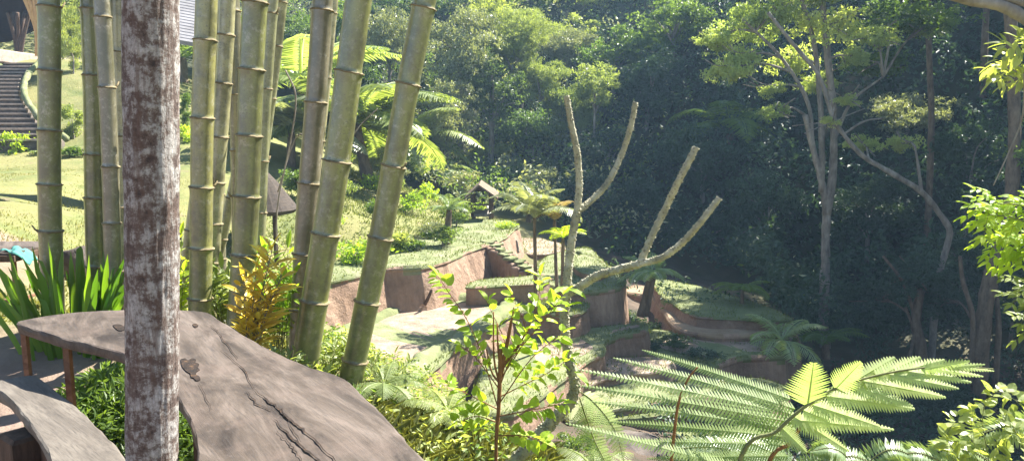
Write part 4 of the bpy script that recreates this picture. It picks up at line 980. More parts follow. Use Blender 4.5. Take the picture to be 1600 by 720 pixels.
def pavilion():
    Y = 40; c = at(-75, 60, Y); k = Y / F; z0 = at(0, 86, Y).z
    root = empty('bamboo_pavilion', Vector((c.x, Y, z0)), 'dark domed pavilion roof on splayed bamboo posts at the head of the stairs', 'pavilion')
    mb = MB(); n = 40; prof = [(1.03, 0), (1.0, .12), (.93, .35), (.8, .65), (.6, .95), (.35, 1.2), (.1, 1.35), (0.02, 1.37)]
    Rr = 135 * k; ze = at(0, 48, Y).z; vs = []
    for (a, b) in prof:
        for j in range(n): an = 2 * PI * j / n; vs.append((c.x + math.cos(an) * a * Rr, Y + math.sin(an) * a * Rr * .8, ze + b * Rr * .55 + .12 * math.cos(an * 6) + (1 - math.sin(an) * a) * Rr * .55))
    for (a, b) in reversed(prof):
        for j in range(n): an = 2 * PI * j / n; vs.append((c.x + math.cos(an) * a * Rr * .94, Y + math.sin(an) * a * Rr * .75, ze - .1 + b * Rr * .5 + .12 * math.cos(an * 6) + (1 - math.sin(an) * a) * Rr * .55))
    m_ = len(prof) * 2; mb.add(vs, [(i * n + j, i * n + (j + 1) % n, (i + 1) * n + (j + 1) % n, (i + 1) * n + j) for i in range(m_ - 1) for j in range(n)])
    mb.add(vs[:n] + vs[-n:], [(j, (j + 1) % n, n + (j + 1) % n, n + j) for j in range(n)])
    part(mb, 'roof', M['roof_in'], root, True)
    for (x0, x1s) in ((30, (12, 20, 27, 38, 46)), (-60, (-80, -65, -50, -40)), (-150, (-170, -150, -130))):
        for x1 in x1s:
            mb = MB(); tube(mb, spline([at(x0 + (x1 - x0) * .15, 88, Y), at(x0 + (x1 - x0) * .4, 60, Y), at(x1, 20, Y + (x1 % 3 - 1) * .4)], 5), .09, 8); part(mb, 'post', M['wood_dark'], root, True)
    for x0, x1 in ((58, 38), (60, 44), (61, 52), (60, 60), (62, 34)):
        mb = MB(); tube(mb, spline([at(x0, 88, Y - 3), at(x0 - 1, 50, Y - 3), at((x0 + x1) / 2, 20, Y - 3), at(x1, -12, Y - 3)], 5), .1, 8); part(mb, 'brace', M['bamwood'], root, True)
    mb = MB(); mb.box((c.x + .5, Y - .5, z0 - .35), (Rr * 1.9, Rr * 1.5, .6)); part(mb, 'floor', M['stone'], root)
pavilion()
def grey_roof():
    Y = 17; a = at(306, 66, Y); root = empty('shingled_house', Vector((a.x - 2, Y + 2, H(a.x - 2, Y + 2))), 'building with a pale grey shingle roof, its eave showing right of the mottled trunk', 'building')
    e0, e1 = at(150, 40, Y), at(312, 69, Y); up = Vector((-.4, 2.6, 1.9)); th = Vector((0, 0, -.09)); mb = MB(); n = 26
    for i in range(n):
        s0 = e0 + up * (i / n); s1 = e1 + up * (i / n); o = Vector((0, -.01, .008)); t0, t1 = e0 + up * ((i + 1.25) / n), e1 + up * ((i + 1.25) / n)
        vs = [s0 + o, s1 + o, t1, t0, s0 + th + o, s1 + th + o, t1 + th, t0 + th]; mb.add(vs, [(0, 1, 2, 3), (7, 6, 5, 4), (0, 4, 5, 1), (1, 5, 6, 2), (2, 6, 7, 3), (3, 7, 4, 0)])
    part(mb, 'roof', M['shingle'], root)
    for x in (160, 246):
        p = at(x, 66, Y) + Vector((-.1, .6, 0)); g = H(p.x, p.y); mb = MB(); tube(mb, [Vector((p.x, p.y, g - .2)), Vector((p.x, p.y, p.z + .15))], .09, 10); part(mb, 'post', M['wood_dark'], root, True)
    w0 = at(180, 60, Y + 1.6); mb = MB(); mb.box((w0.x, Y + 2.2, (w0.z + H(w0.x, Y + 2)) / 2), (1.9, .12, w0.z - H(w0.x, Y + 2) + .2)); part(mb, 'wall', M['wood_dark'], root)
grey_roof()
def shrine():
    Y = 31; k = Y / F; g = at(745, 366, Y); root = empty('open_hut', g, 'small open wooden hut with a gabled roof and bench at the terrace end', 'hut')
    def P(x, y, d=0): return at(x, y, Y + d)
    for i, (x, d) in enumerate(((738, 0), (766, 0), (741, 1.5), (769, 1.5))):
        mb = MB(); a, b = P(x, 366 if i % 2 == 0 else 352, d), P(x, 303, d); mb.box(((a + b) / 2), (.13, .13, b.z - a.z)); part(mb, 'post', M['wood_dark'], root)
    mb = MB(); a, b = P(737, 334, .7), P(768, 332, .7); mb.box((a + b) / 2, (b.x - a.x, 1.5, .1)); part(mb, 'bench', M['bark'], root)
    mb = MB(); a, b = P(737, 320, 1.5), P(768, 320, 1.5); mb.box((a + b) / 2, (b.x - a.x, .06, .08)); part(mb, 'rail', M['bark'], root)
    ridge = P(749, 287, 0); L_, R_ = P(727, 307, 0), P(778, 307, 0)
    for e in (L_, R_):
        mb = MB(); d1 = Vector((0, -.5, 0)); d2 = Vector((0, 2.1, 0)); t = Vector((0, 0, .09)); vs = [ridge + d1, ridge + d2, e + d2, e + d1]; vs += [v - t for v in vs]
        mb.add(vs, [(0, 1, 2, 3), (7, 6, 5, 4), (0, 3, 7, 4), (1, 5, 6, 2), (2, 6, 7, 3), (0, 4, 5, 1)]); part(mb, 'roof_panel', M['bark_brown'], root)
    mb = MB(); mb.add([ridge + Vector((0, 1.4, -.1)), L_.lerp(ridge, .15) + Vector((0, 1.4, 0)), R_.lerp(ridge, .15) + Vector((0, 1.4, 0))], [(0, 1, 2)]); o = part(mb, 'gable', M['wood_dark'], root); sm = o.modifiers.new('s', 'SOLIDIFY'); sm.thickness = .05
shrine()
def thatch_hut():
    Y = 19; a = at(432, 285, Y); root = empty('thatched_hut', Vector((a.x, Y, H(a.x, Y))), 'low dark thatched roof on a post behind the bamboo clump', 'hut')
    apex = at(402, 254, Y + .8); mb = MB(); n = 28; vs = []
    R_ = .98
    for j in range(4):
        for i in range(n):
            an = 2 * PI * i / n; r = R_ * (.03, .5, 1.0, .9)[j]; z = (0, -.52, -1.2, -1.3)[j]
            r *= 1 + .05 * noise.noise(Vector((i * .9, j, 0))); vs.append(apex + Vector((math.cos(an) * r, math.sin(an) * r, z + .03 * noise.noise(Vector((i, j, 3))))))
    mb.add(vs, [(j * n + i, j * n + (i + 1) % n, (j + 1) * n + (i + 1) % n, (j + 1) * n + i)[::-1] for j in range(3) for i in range(n)]); part(mb, 'roof', M['thatch'], root)
    p = at(429, 335, Y + .8); mb = MB(); tube(mb, [Vector((p.x, p.y, H(p.x, p.y) - .2)), Vector((p.x, p.y, apex.z - 1.0))], .06, 8); part(mb, 'post', M['wood_dark'], root, True)
thatch_hut()
# small wooden posts
def post(px0, py0, px1, py1, Y, r, label, mat='wood_dark', name='wooden_post', cat='post'):
    a, b = at(px0, py0, Y), at(px1, py1, Y); mb = MB(); P = [a.lerp(b, i / 6) + Vector((noise.noise(Vector((i, px0, 0))) * r * .5, 0, 0)) for i in range(7)]
    tube(mb, P, radii(7, r, r * .75), 8, bump=.25); tag(mb.build(name, M[mat], None, True, loc=a), label, cat)
post(664, 476, 675, 452, 20.5, .05, 'short dark stake leaning on the paddy rim')
post(1129, 548, 1131, 514, 23, .1, 'dark upright stump standing on the shaded lower terrace')
post(810, 395, 807, 375, 26, .05, 'short pale stick stuck in the brown wall by the earth stairs', 'bark')
# ================================================================== MIDDLE DISTANCE PLANTS
palm(835, 340, 19.5, 1.5, 'slim palm with drooping half-dry feathery fronds by the earth stairs', n=12, mat='lf_grey', tr=.05, base=(at(838, 436, 20).x, 20, -3.6), el=(.5, 1.5), bend=1.9, seed=2, name='palm_tree', cat='palm', np_=30, t=.7)
palm(880, 372, 19, .75, 'small yellow-topped palm between the drooping palm and the bare tree', n=9, mat='lf_yel', tr=.05, base=(at(878, 446, 19.5).x, 19.5, -3.6), el=(.3, 1.4), bend=1.6, seed=3, name='palm_tree', cat='palm')
palm(866, 338, 20, .85, 'dry brown palm leaning behind the drooping palm', n=7, mat='lf_dry', tr=.045, base=(at(872, 440, 20).x, 20, -3.6), el=(.5, 1.5), bend=1.8, seed=9, name='palm_tree', cat='palm')
palm(1018, 424, 22.5, 1.15, 'leaning tree fern with twin dark stems above the sunlit sandy path', n=13, mat='lf_silver', tr=.1, base=(at(1000, 494, 22.5).x, 22.5, at(1000, 494, 22.5).z), el=(.1, .9), bend=1.2, seed=4, stems=[(1010, 494, 1022, 428)])
palm(1222, 532, 22, 1.5, 'silvery tree fern on the shaded bank left of the tall pale trunk', n=12, mat='lf_silver', tr=.12, base=(at(1222, 560, 22).x, 22, at(1222, 575, 22).z), el=(.1, 1.1), bend=1.5, seed=5)
palm(1290, 530, 24, 1.4, 'dim tree fern at the foot of the tall pale trunk', n=10, mat='lf_mid', tr=.12, seed=6, el=(.1, .8), bend=1.2, base=(at(1290, 560, 24).x, 24, at(1290, 560, 24).z))
palm(1140, 200, 37, 3.6, 'large shaded palm with long hanging fronds high in the dark gorge', foot=(1140, 235), n=12, mat='lf_mid', tr=.2, seed=7, el=(.1, 1.1), bend=1.9, np_=34, name='palm_tree', cat='palm')
palm(1160, 452, 34, 1.6, 'dim green tree fern at the top of the shaded grass slope', foot=(1160, 475), n=11, mat='lf_mid', seed=8, el=(.1, .8))
palm(680, 262, 27, 1.5, 'tree fern with flat pale fronds left of the small hut', foot=(680, 300), n=12, mat='lf_silver', tr=.1, seed=10, el=(.05, .6), bend=1.0)
palm(826, 322, 29, 1.1, 'tree fern spreading pale fronds right of the small hut', foot=(826, 352), n=12, mat='lf_light', tr=.1, seed=11, el=(.05, .6), bend=1.0)
palm(556, 195, 22, 3.3, 'big tree fern with bright overlapping fronds behind the two right culms', foot=(578, 292), n=17, mat='lf_light', tr=.17, seed=12, el=(.0, 1.1), bend=1.35, np_=44, plen=1.0, pw=.1, t=.6)
palm(470, 125, 20, 3.0, 'bright tree fern filling the gap left of the grey mottled culm', foot=(478, 215), n=14, mat='lf_bright', tr=.12, seed=13, el=(-.1, .9), bend=1.1, np_=40, plen=.8, pw=.08)
palm(455, 200, 21, 2.8, 'shaded tree fern under the bright one left of the grey mottled culm', foot=(455, 262), n=13, mat='lf_grey', tr=.12, seed=14, el=(-.1, .8), bend=1.2, np_=36, plen=.75, pw=.08)
palm(636, 215, 24, 3.0, 'tree fern with fine radiating fronds just right of the rightmost culm', foot=(622, 262), n=15, mat='lf_light', tr=.12, seed=15, el=(-.1, 1.1), bend=1.2, np_=40, plen=.6, pw=.06, t=.7)
palm(285, 90, 15, 1.5, 'tree fern under the grey shingle eave', foot=(285, 130), n=12, mat='lf_mid', tr=.1, seed=16, el=(-.1, .8), bend=1.2, np_=30)
palm(702, 328, 25, .9, 'small palm with stubby trunk left of the small hut', foot=(697, 384), n=12, mat='lf_silver', tr=.12, seed=17, el=(.2, 1.4), bend=1.4, np_=22, name='palm_tree', cat='palm')
G2 = 'shrubs on the slope and terraces'
def bush(px, py, Y, rx, ry, kind, label, name='shrub', limbs=4):
    Yh = hit(px, py + ry * .75); Yh = Yh if Yh < 60 else Y; return tree(px, py, Yh, rx, ry, kind, label, 'shrub', G2, name, tw=.04, limbs=limbs)
bush(760, 240, 34, 50, 30, 'feather', 'rounded olive-green shrub rising above the small hut')
bush(675, 358, 24, 32, 18, 'grey', 'low blue-grey shrub on the slope left of the small hut')
bush(640, 385, 21, 45, 14, 'bush', 'low leafy shrub along the back of the upper terrace')
bush(560, 395, 17, 48, 22, 'bushy', 'yellow-green broad-leaved shrub behind the rightmost culm')
bush(665, 300, 23, 24, 14, 'bushy', 'small yellow-leaved shrub on the grass slope')
bush(620, 285, 24, 18, 12, 'light', 'small bright shrub high on the grass slope')
bush(625, 388, 19.5, 22, 10, 'bushy', 'yellowish ground shrub at the edge of the upper terrace')
bush(790, 352, 30, 18, 7, 'bushy', 'bright low shrub right of the small hut')
bush(745, 325, 33.5, 16, 12, 'bushy', 'yellow shrub seen through the posts of the small hut')
bush(810, 320, 31, 28, 14, 'light', 'leafy green shrub right of the small hut')
bush(700, 285, 29, 36, 22, 'grey', 'grey-green feathery shrub under the tree fern left of the hut')
bush(800, 265, 36, 40, 26, 'grey', 'silvery dry-leaved shrub above the tree fern right of the hut')
bush(855, 265, 36, 40, 28, 'dense', 'dark shrub right of the silvery dry-leaved one')
bush(870, 215, 40, 36, 24, 'light', 'bright shrub in a gap of the forest behind the bare tree')
bush(860, 300, 31, 34, 22, 'dense', 'dark green bush behind the drooping palm')
bush(110, 60, 24, 36, 75, 'feather', 'airy light green shrub between the leftmost culm and its neighbour')
bush(112, 190, 24, 26, 42, 'light', 'leafy green bush below the airy shrub by the leftmost culm')
bush(22, 225, 25, 30, 20, 'bushy', 'broad-leaved plant at the foot of the stone stairs')
bush(75, 238, 25.5, 34, 9, 'light', 'low hedge plant under the stair kerb')
bush(288, 175, 17, 14, 34, 'mid', 'narrow green bush right of the mottled trunk under the eave')
bush(125, 237, 23, 40, 10, 'bush', 'dark low shrub at the upper rim of the left lawn')
bush(285, 210, 21, 26, 14, 'bushy', 'yellow-tipped bush above the lawn right of the mottled trunk')
bush(580, 285, 21, 24, 14, 'bushy', 'yellow-leaved twiggy shrub between the two right culms')
for x, y, rx, ry, kd, lb in ((600, 265, 30, 20, 'grey', 'grey-green shrub under the fronds right of the big tree fern'), (640, 250, 26, 18, 'light', 'light green shrub touching the right of the rightmost culm'), (655, 275, 22, 15, 'mid', 'mid-green shrub on the upper slope below the tree fern fronds'), (720, 300, 24, 18, 'grey', 'silvery shrub just left of the hut roof'), (715, 335, 20, 14, 'mid', 'dark leafy shrub beside the left post of the hut'), (590, 330, 20, 9, 'mid', 'small shrub halfway up the grass slope'), (645, 322, 20, 9, 'bushy', 'little yellow shrub halfway down the grass slope'), (690, 372, 26, 9, 'bush', 'broad-leaved plants where the slope meets the upper terrace'), (610, 376, 30, 12, 'light', 'bright leafy shrub at the back edge of the upper terrace, right of the last culm'), (790, 292, 26, 20, 'mid', 'green shrub rising behind the right side of the hut'), (835, 300, 28, 22, 'grey', 'pale shrub behind the feathery palms'), (530, 300, 24, 14, 'light', 'light shrub seen between the two thick right culms'), (470, 290, 24, 16, 'mid', 'green shrub behind the grey mottled culm'), (510, 350, 20, 14, 'bushy', 'yellow-green plant low between the culms')):
    Yh = hit(x, y + ry); s_ = Yh if Yh < 60 else 32; tree(x, y - 6, s_ - .8, rx * 1.5, ry * 1.7, kd, lb, 'shrub', G2, 'shrub', tw=.04, limbs=4)
# near green plants behind table
def ground_plant(px, py, Y, label, mat, seed, n=10, L=.11, W=.03, h=.35, spread=.25, heart=False, name='leafy_plant'):
    rng = random.Random(seed); b = at(px, py, Y); b.z = H(b.x, b.y); root = empty(name, b, label, 'plant'); ml, ms = MB(), MB()
    for k in range(n):
        e = b + Vector((rng.uniform(-1, 1) * spread, rng.uniform(-1, 1) * spread, h * rng.uniform(.6, 1.1)))
        shoot(ml, ms, [b + Vector((rng.uniform(-.3, .3) * spread, rng.uniform(-.3, .3) * spread, 0)), b.lerp(e, .5) + Vector((0, 0, .05)), e], 16, L, W, rng, .004, .5, .25, heart)
    part(ms, 'stems', M['stem'], root); part(ml, 'foliage', M[mat], root)
ground_plant(350, 520, 5.0, 'tall green leafy plant between the thick olive culm and the widest green culm', 'lf_light', 41, 14, .14, .035, .62, .2)
ground_plant(440, 545, 4.75, 'bright green leafy plant right of the yellow croton', 'lf_yel', 42, 22, .14, .035, .7, .22)
ground_plant(415, 560, 4.1, 'small-leaved green herb at the foot of the yellow croton', 'lf_light', 43, 16, .06, .025, .28, .25)
ground_plant(275, 440, 5.0, 'small yellow-leaved plant at the right side of the mottled trunk', 'lf_yel', 44, 8, .1, .035, .8, .12)
ground_plant(512, 590, 4.4, 'low green weeds at the foot of the two joined culms', 'lf_light', 45, 16, .06, .028, .25, .28)
ground_plant(600, 620, 4.6, 'straggly green weeds with dry seed pods right of the rightmost culm', 'lf_light', 46, 9, .06, .018, .34, .22)
# dark shrubs in/around the shaded terraces
for i, (x, y, Y, rx, ry, kd, lb) in enumerate([(1010, 512, 23, 42, 12, 'dense', 'dark creeping shrub on the rocky edge right of the middle terrace'), (975, 492, 24, 32, 12, 'dense', 'dark low shrub under the brown wall of the far lawn'), (1060, 532, 22.5, 34, 12, 'dense', 'dark low shrub in front of the dark stump'), (1035, 505, 23, 14, 12, 'dense', 'small dark shrub on the rocks below the twin-stemmed fern'), (1010, 535, 21, 34, 12, 'deep', 'dark trailing bush under the sandy path'), (1100, 552, 20.7, 34, 9, 'deep', 'low dark bush on the lip of the shaded lower terrace'),
        (1250, 590, 22, 45, 25, 'deep', 'shaded bush below the silvery tree fern'), (1120, 600, 20.5, 45, 14, 'grey', 'grey-green low shrub on the stream bank'), (900, 690, 17, 40, 22, 'mid', 'shaded shrub by the stream under the bare tree'), (1330, 640, 17, 60, 45, 'deep', 'dark bush in the gully behind the big fern fronds'), (1480, 640, 16, 70, 50, 'deep', 'dark bush in the gully at the far right')]):
    bush(x, y, Y, rx, ry, kd, lb)
boulder(1055, 575, 21, 45, 16, 'dark flat rock beside the stream bank', 5); boulder(960, 600, 19.5, 30, 16, 'dark wet rock under the middle terrace wall', 8); boulder(985, 700, 16, 70, 22, 'broad brown rock under the near fern', 11)
# ================================================================== FOREST
T_ = tree
T_(720, 70, 46, 85, 75, 'grey', 'grey-green glossy tree behind the tree ferns, right of the rightmost culm')
T_(700, 170, 43, 62, 62, 'grey', 'silvery-leaved tree with a pale stem just right of the rightmost culm')
T_(765, 150, 45, 60, 80, 'dense', 'dark green tree above the olive shrub and the small hut', tw=.22)
T_(810, 60, 48, 90, 72, 'feather', 'tall airy light green tree, its bare limbs showing, upper middle')
T_(905, 175, 46, 80, 62, 'feather', 'pale feathery bamboo-like tree behind the tallest bare stub')
T_(885, 75, 52, 55, 50, 'grey', 'grey-leaved tree between the two airy light green ones')
T_(960, 85, 50, 75, 65, 'mid', 'mid-green rounded tree above the second bare stub')
T_(1010, 140, 46, 72, 90, 'deep', 'dark tall tree behind the third bare stub')
T_(1050, 40, 50, 80, 60, 'mid', 'green tree with a lit top left of the big bright crown')
T_(610, 60, 48, 70, 70, 'grey', 'grey-green tree between the two rightmost culms')
T_(520, 40, 50, 60, 60, 'mid', 'tree behind the top of the two joined culms')
T_(640, 10, 60, 80, 60, 'dense', 'dark tree high behind the rightmost culm top')
T_(950, 240, 42, 70, 55, 'deep', 'shaded tree low behind the first bare stub')
T_(830, 200, 44, 50, 50, 'dense', 'dark tree low behind the drooping palm')
T_(920, 300, 38, 60, 45, 'deep', 'shaded bushy tree behind the fork of the bare tree')
T_(960, 5, 60, 90, 50, 'light', 'sunlit light green tree at the top edge, centre')
T_(860, -10, 62, 80, 50, 'bushy', 'yellow-leaved tree at the top edge above the airy trees')
T_(780, -20, 60, 70, 50, 'mid', 'green tree cut by the top edge left of the yellow one')
T_(850, 130, 47, 70, 55, 'feather', 'feathery light tree between the airy tall one and the dark one behind the third stub')
T_(770, 30, 50, 60, 50, 'light', 'yellow-green tree right of the grey-green glossy one')
T_(905, 60, 54, 60, 45, 'light', 'light green tree above the pale feathery bamboo-like one')
T_(930, 130, 44, 55, 45, 'light', 'bright tree between the first and second bare stubs')
# big bright crown upper right with several pale stems
def tall(label, Y, segs, crowns, bark='bark', name='tall_tree', group=None):
    """segs: (pixel path, r0 px, r1 px); crowns: (px,py,dy,rx,ry,kind) in photo pixels"""
    global cnt
    k = Y / F; b = at(*segs[0][0][0], Y); gz = H(b.x, b.y); root = empty(name, Vector((b.x, b.y, min(gz, b.z))), label, 'tree', group); mb = MB(); cnt += 1; PS = []; lim = []
    for i, (pts, r0, r1) in enumerate(segs):
        Q = [at(x, y, Y + (d[0] if d else 0)) for x, y, *d in pts]
        if i == 0: Q = [Vector((Q[0].x, Q[0].y, min(gz, Q[0].z) - .4))] + Q
        P = spline(Q, 6); PS.append(P); tube(mb, P, radii(len(P), r0 * k, r1 * k), 10, bump=.3, seed=i + cnt)
    part(mb, 'trunk', M[bark], root, True) if not crowns else None; rnd = random.Random(cnt)
    for (x, y, dy, rx, ry, kind) in crowns:
        c = at(x, y, Y + dy); s = (Y + dy) / F; me, cs, sx, sz = crown_for(kind, rx * s, ry * s, rnd)
        o = bpy.data.objects.new('crown', me); col.objects.link(o); o.parent = root; o.location = c - root.location; o.rotation_euler = (0, 0, rnd.uniform(0, 6.28)); o.scale = (sx, sx, sz)
        lim.append(c)
    ml_ = mb; allp = [p for P in PS for p in P[len(P) // 3:]]
    for c in lim:
        s0 = min(allp, key=lambda p: (p - c).length + max(0, p.z - c.z) * 1.5); Q = spline([s0, s0.lerp(c, .5) + Vector((0, 0, .12 * (c - s0).length)), c], 5); tube(ml_, Q, radii(len(Q), 2.2 * k, .7 * k), 6, bump=.2)
        for q in range(5):
            e = c + Vector((rnd.uniform(-1, 1), rnd.uniform(-1, 1), rnd.uniform(-.4, .5))) * 1.1; tube(ml_, spline([Q[len(Q) // 2], c.lerp(e, .4), e], 3), .9 * k, 4)
    part(mb, 'trunk', M[bark], root, True)
    return root
tall('tall pale-barked tree with twin stems rising from the shaded gully to a bright airy crown', 27, [([(1290, 560), (1287, 500), (1289, 440), (1290, 380), (1291, 330), (1284, 285), (1270, 230), (1258, 180)], 9, 4), ([(1291, 335), (1300, 280), (1303, 220), (1300, 150), (1290, 60), (1280, -60)], 7, 4), ([(1284, 300), (1284, 220), (1280, 140), (1270, 60), (1240, -40)], 5, 3), ([(1270, 230), (1262, 160), (1220, 90), (1160, 30)], 3.5, 2), ([(1303, 220), (1330, 160), (1380, 120)], 3, 1.5)],
     [(1180, 40, 1, 85, 55, 'airy'), (1120, 60, 1, 50, 35, 'airy'), (1160, 90, 0, 45, 30, 'airy'), (1275, 130, 1, 50, 28, 'airy'), (1215, 20, 0, 70, 40, 'airy'), (1370, 60, 0, 60, 30, 'airy'), (1450, 40, 1, 50, 26, 'airy'), (1205, 140, 0, 30, 26, 'airy'), (1335, 90, 0, 45, 22, 'airy'), (1140, 110, 0, 62, 34, 'airy'), (1240, 95, 1, 60, 38, 'airy'), (1212, 175, -1, 34, 24, 'airy'), (1300, 40, 0, 80, 40, 'airy'), (1325, 155, -1, 30, 15, 'airy'), (1400, 30, 1, 95, 38, 'mid'), (1250, -30, 0, 120, 50, 'light'), (1420, -40, 0, 130, 50, 'light'), (1365, 100, 2, 60, 30, 'mid')])
tall('slender curving tree arching left from the gully across the tall pale-barked one', 25, [([(1462, 470), (1470, 420), (1484, 365), (1472, 340), (1440, 300), (1400, 275), (1350, 245), (1318, 210), (1300, 180), (1280, 120), (1240, 70), (1200, 20)], 5.5, 2.5), ([(1440, 300), (1436, 270), (1430, 230)], 3, 1.5), ([(1318, 210), (1350, 190), (1380, 185)], 2, 1)],
     [(1350, 225, 1, 50, 22, 'airy'), (1415, 225, 1, 40, 22, 'airy'), (1300, 190, 0, 24, 18, 'airy')])
tall('stout shaded trunk low in the gully with a ring of hanging roots', 24, [([(1440, 600), (1438, 540), (1430, 500), (1440, 450)], 12, 6), ([(1420, 560), (1428, 520), (1415, 480)], 3, 2), ([(1432, 500), (1410, 440), (1380, 400)], 3, 2)], [(1430, 430, 0, 60, 45, 'deep'), (1370, 470, 1, 55, 45, 'deep')], bark='bark_brown')
tall('thick vine-wrapped trunk rising at the right edge of the gully', 22, [([(1530, 600), (1535, 520), (1545, 450), (1565, 380), (1580, 300), (1585, 200), (1580, 60), (1575, -80)], 13, 8), ([(1515, 600), (1520, 500), (1505, 440), (1500, 400)], 5, 2.5), ([(1555, 600), (1560, 520), (1556, 440)], 5, 3)], [(1560, -90, 0, 150, 60, 'light'), (1480, 470, 2, 50, 60, 'deep')], bark='bark_brown')
tall('reddish straight trunk standing in deep shade near the right edge', 32, [([(1440, 520), (1450, 350), (1455, 200), (1450, 20), (1450, -80)], 5.5, 4)], [(1460, -60, 0, 150, 70, 'mid')], bark='bark_brown')
# overhead branch top right
def overhead():
    Y = 7; root = empty('overhanging_branch', at(1760, 120, Y), 'thick bare branch crossing the top right corner with a glossy spray below it', 'branch'); mb = MB()
    for pts, r0, r1 in (([(1760, 120), (1660, 60), (1600, 28), (1560, 8), (1520, 2), (1440, -20)], 11, 7), ([(1620, 10), (1580, 0), (1540, -12)], 6, 4), ([(1600, 100), (1598, 180), (1575, 240), (1552, 290)], 1.6, .8), ([(1700, 90), (1640, 80), (1600, 75)], 2.5, 1.5)):
        P = spline([at(x, y, Y) for x, y in pts], 6); tube(mb, P, radii(len(P), r0 * Y / F, r1 * Y / F), 10, bump=.2)
    part(mb, 'limb', M['bark'], root, True)
    rng = random.Random(8); ml, ms = MB(), MB()
    for pts in ([(1700, 60), (1630, 70), (1580, 85), (1545, 110)], [(1700, 80), (1640, 90), (1590, 105), (1560, 120)], [(1690, 70), (1620, 60), (1570, 72)], [(1690, 100), (1640, 110), (1600, 120), (1575, 130)]):
        shoot(ml, ms, [at(x, y, Y + rng.uniform(-.2, .2)) for x, y in pts], 46, .15, .055, rng, .006, .5, .1)
    part(ml, 'leaves', M['lf_light'], root)
overhead()
# deeper trees: every one its own place and label
KIND = {'deep': 'shaded blue-green', 'dense': 'dark green', 'mid': 'mid-green', 'grey': 'grey-green', 'light': 'light green', 'feather': 'pale feathery', 'bush': 'leafy'}
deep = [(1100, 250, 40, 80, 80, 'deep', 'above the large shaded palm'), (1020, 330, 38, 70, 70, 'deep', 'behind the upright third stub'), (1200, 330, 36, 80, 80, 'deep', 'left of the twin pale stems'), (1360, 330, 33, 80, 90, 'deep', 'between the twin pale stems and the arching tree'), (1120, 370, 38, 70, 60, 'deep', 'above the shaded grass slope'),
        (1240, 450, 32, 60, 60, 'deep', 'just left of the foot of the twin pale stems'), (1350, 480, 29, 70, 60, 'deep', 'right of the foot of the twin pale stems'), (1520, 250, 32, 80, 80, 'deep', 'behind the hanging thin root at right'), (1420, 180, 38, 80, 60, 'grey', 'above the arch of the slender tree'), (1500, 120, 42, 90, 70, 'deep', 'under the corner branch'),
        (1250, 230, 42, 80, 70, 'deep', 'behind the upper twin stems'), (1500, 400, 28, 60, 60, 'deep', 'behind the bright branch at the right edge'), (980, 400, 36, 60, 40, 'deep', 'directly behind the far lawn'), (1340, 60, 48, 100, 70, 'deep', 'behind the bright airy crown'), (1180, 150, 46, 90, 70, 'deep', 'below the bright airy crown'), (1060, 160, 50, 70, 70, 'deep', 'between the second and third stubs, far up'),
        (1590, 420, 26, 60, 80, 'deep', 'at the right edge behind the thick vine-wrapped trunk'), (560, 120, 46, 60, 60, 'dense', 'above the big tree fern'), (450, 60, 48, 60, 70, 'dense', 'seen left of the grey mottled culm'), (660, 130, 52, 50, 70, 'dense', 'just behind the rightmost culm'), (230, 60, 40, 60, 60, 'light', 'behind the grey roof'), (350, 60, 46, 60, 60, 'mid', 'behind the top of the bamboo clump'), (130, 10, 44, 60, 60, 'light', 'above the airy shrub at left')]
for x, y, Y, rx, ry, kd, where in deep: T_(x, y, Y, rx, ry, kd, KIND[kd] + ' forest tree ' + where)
for i, (x, y, h, rr_, lb) in enumerate([(17.5, 21, 10, 3.6, 'unseen shade tree added just outside the right edge beside the gully'), (21, 26, 12, 4, 'unseen shade tree added outside the right edge, farthest up the gully'), (15, 16, 9, 3.3, 'unseen shade tree added outside the right edge nearest the ferns'), (20, 18, 12, 4, 'broad unseen shade tree added outside the right edge on the gully side'), (24.5, 22, 13, 4, 'highest unseen shade tree added outside the right edge'), (13.5, 11.5, 8, 2.8, 'small unseen shade tree added outside the right edge level with the fern')]):  # out-of-view trees added to cast shade into the gully
    c = Vector((x, y, H(x, y) + h - 2)); k = F / y; d = c.z - CZ
    # pixel that sees this crown centre
    u = Vector((x, y * math.cos(PITCH) - d * math.sin(PITCH), y * math.sin(PITCH) + d * math.cos(PITCH))); T_(800 + F * u.x / u.y, 360 - F * u.z / u.y, y, rr_ * k, rr_ * .8 * k, 'mid', lb, group='trees on the right bank of the gully')
rc = random.Random(88)
W1 = ['straight', 'slim', 'slightly bent', 'pale', 'dark']; W2 = ['tall shaded trunk right of the twin pale stems', 'tall trunk far back in the blue shade of the gorge', 'tall shaded trunk between the arching tree and the right edge', 'tall trunk on the steep bank above the gully', 'tall shaded trunk behind the slender arching tree']
canopy = [(23.5, 34, 'tall shaded trunk right of the twin pale stems'), (23, 37, 'tall shaded trunk behind the arch of the slender tree'), (27, 39, 'tall shaded trunk left of the thick vine-wrapped one'), (21, 46, 'tall trunk far back between the twin pale stems'), (24, 45, 'tall trunk far back behind the slender arching tree'), (31, 44, 'tall trunk far back near the right edge'), (22, 31, 'tall shaded trunk at the head of the gully'), (29, 33, 'unseen tree added for shade beyond the right edge branch'), (34, 38, 'unseen tree added for shade beyond the right edge, deep in the forest'), (20, 51, 'high-crowned tree on the ridge above the gorge'), (28, 53, 'high-crowned tree on the ridge at the right')]
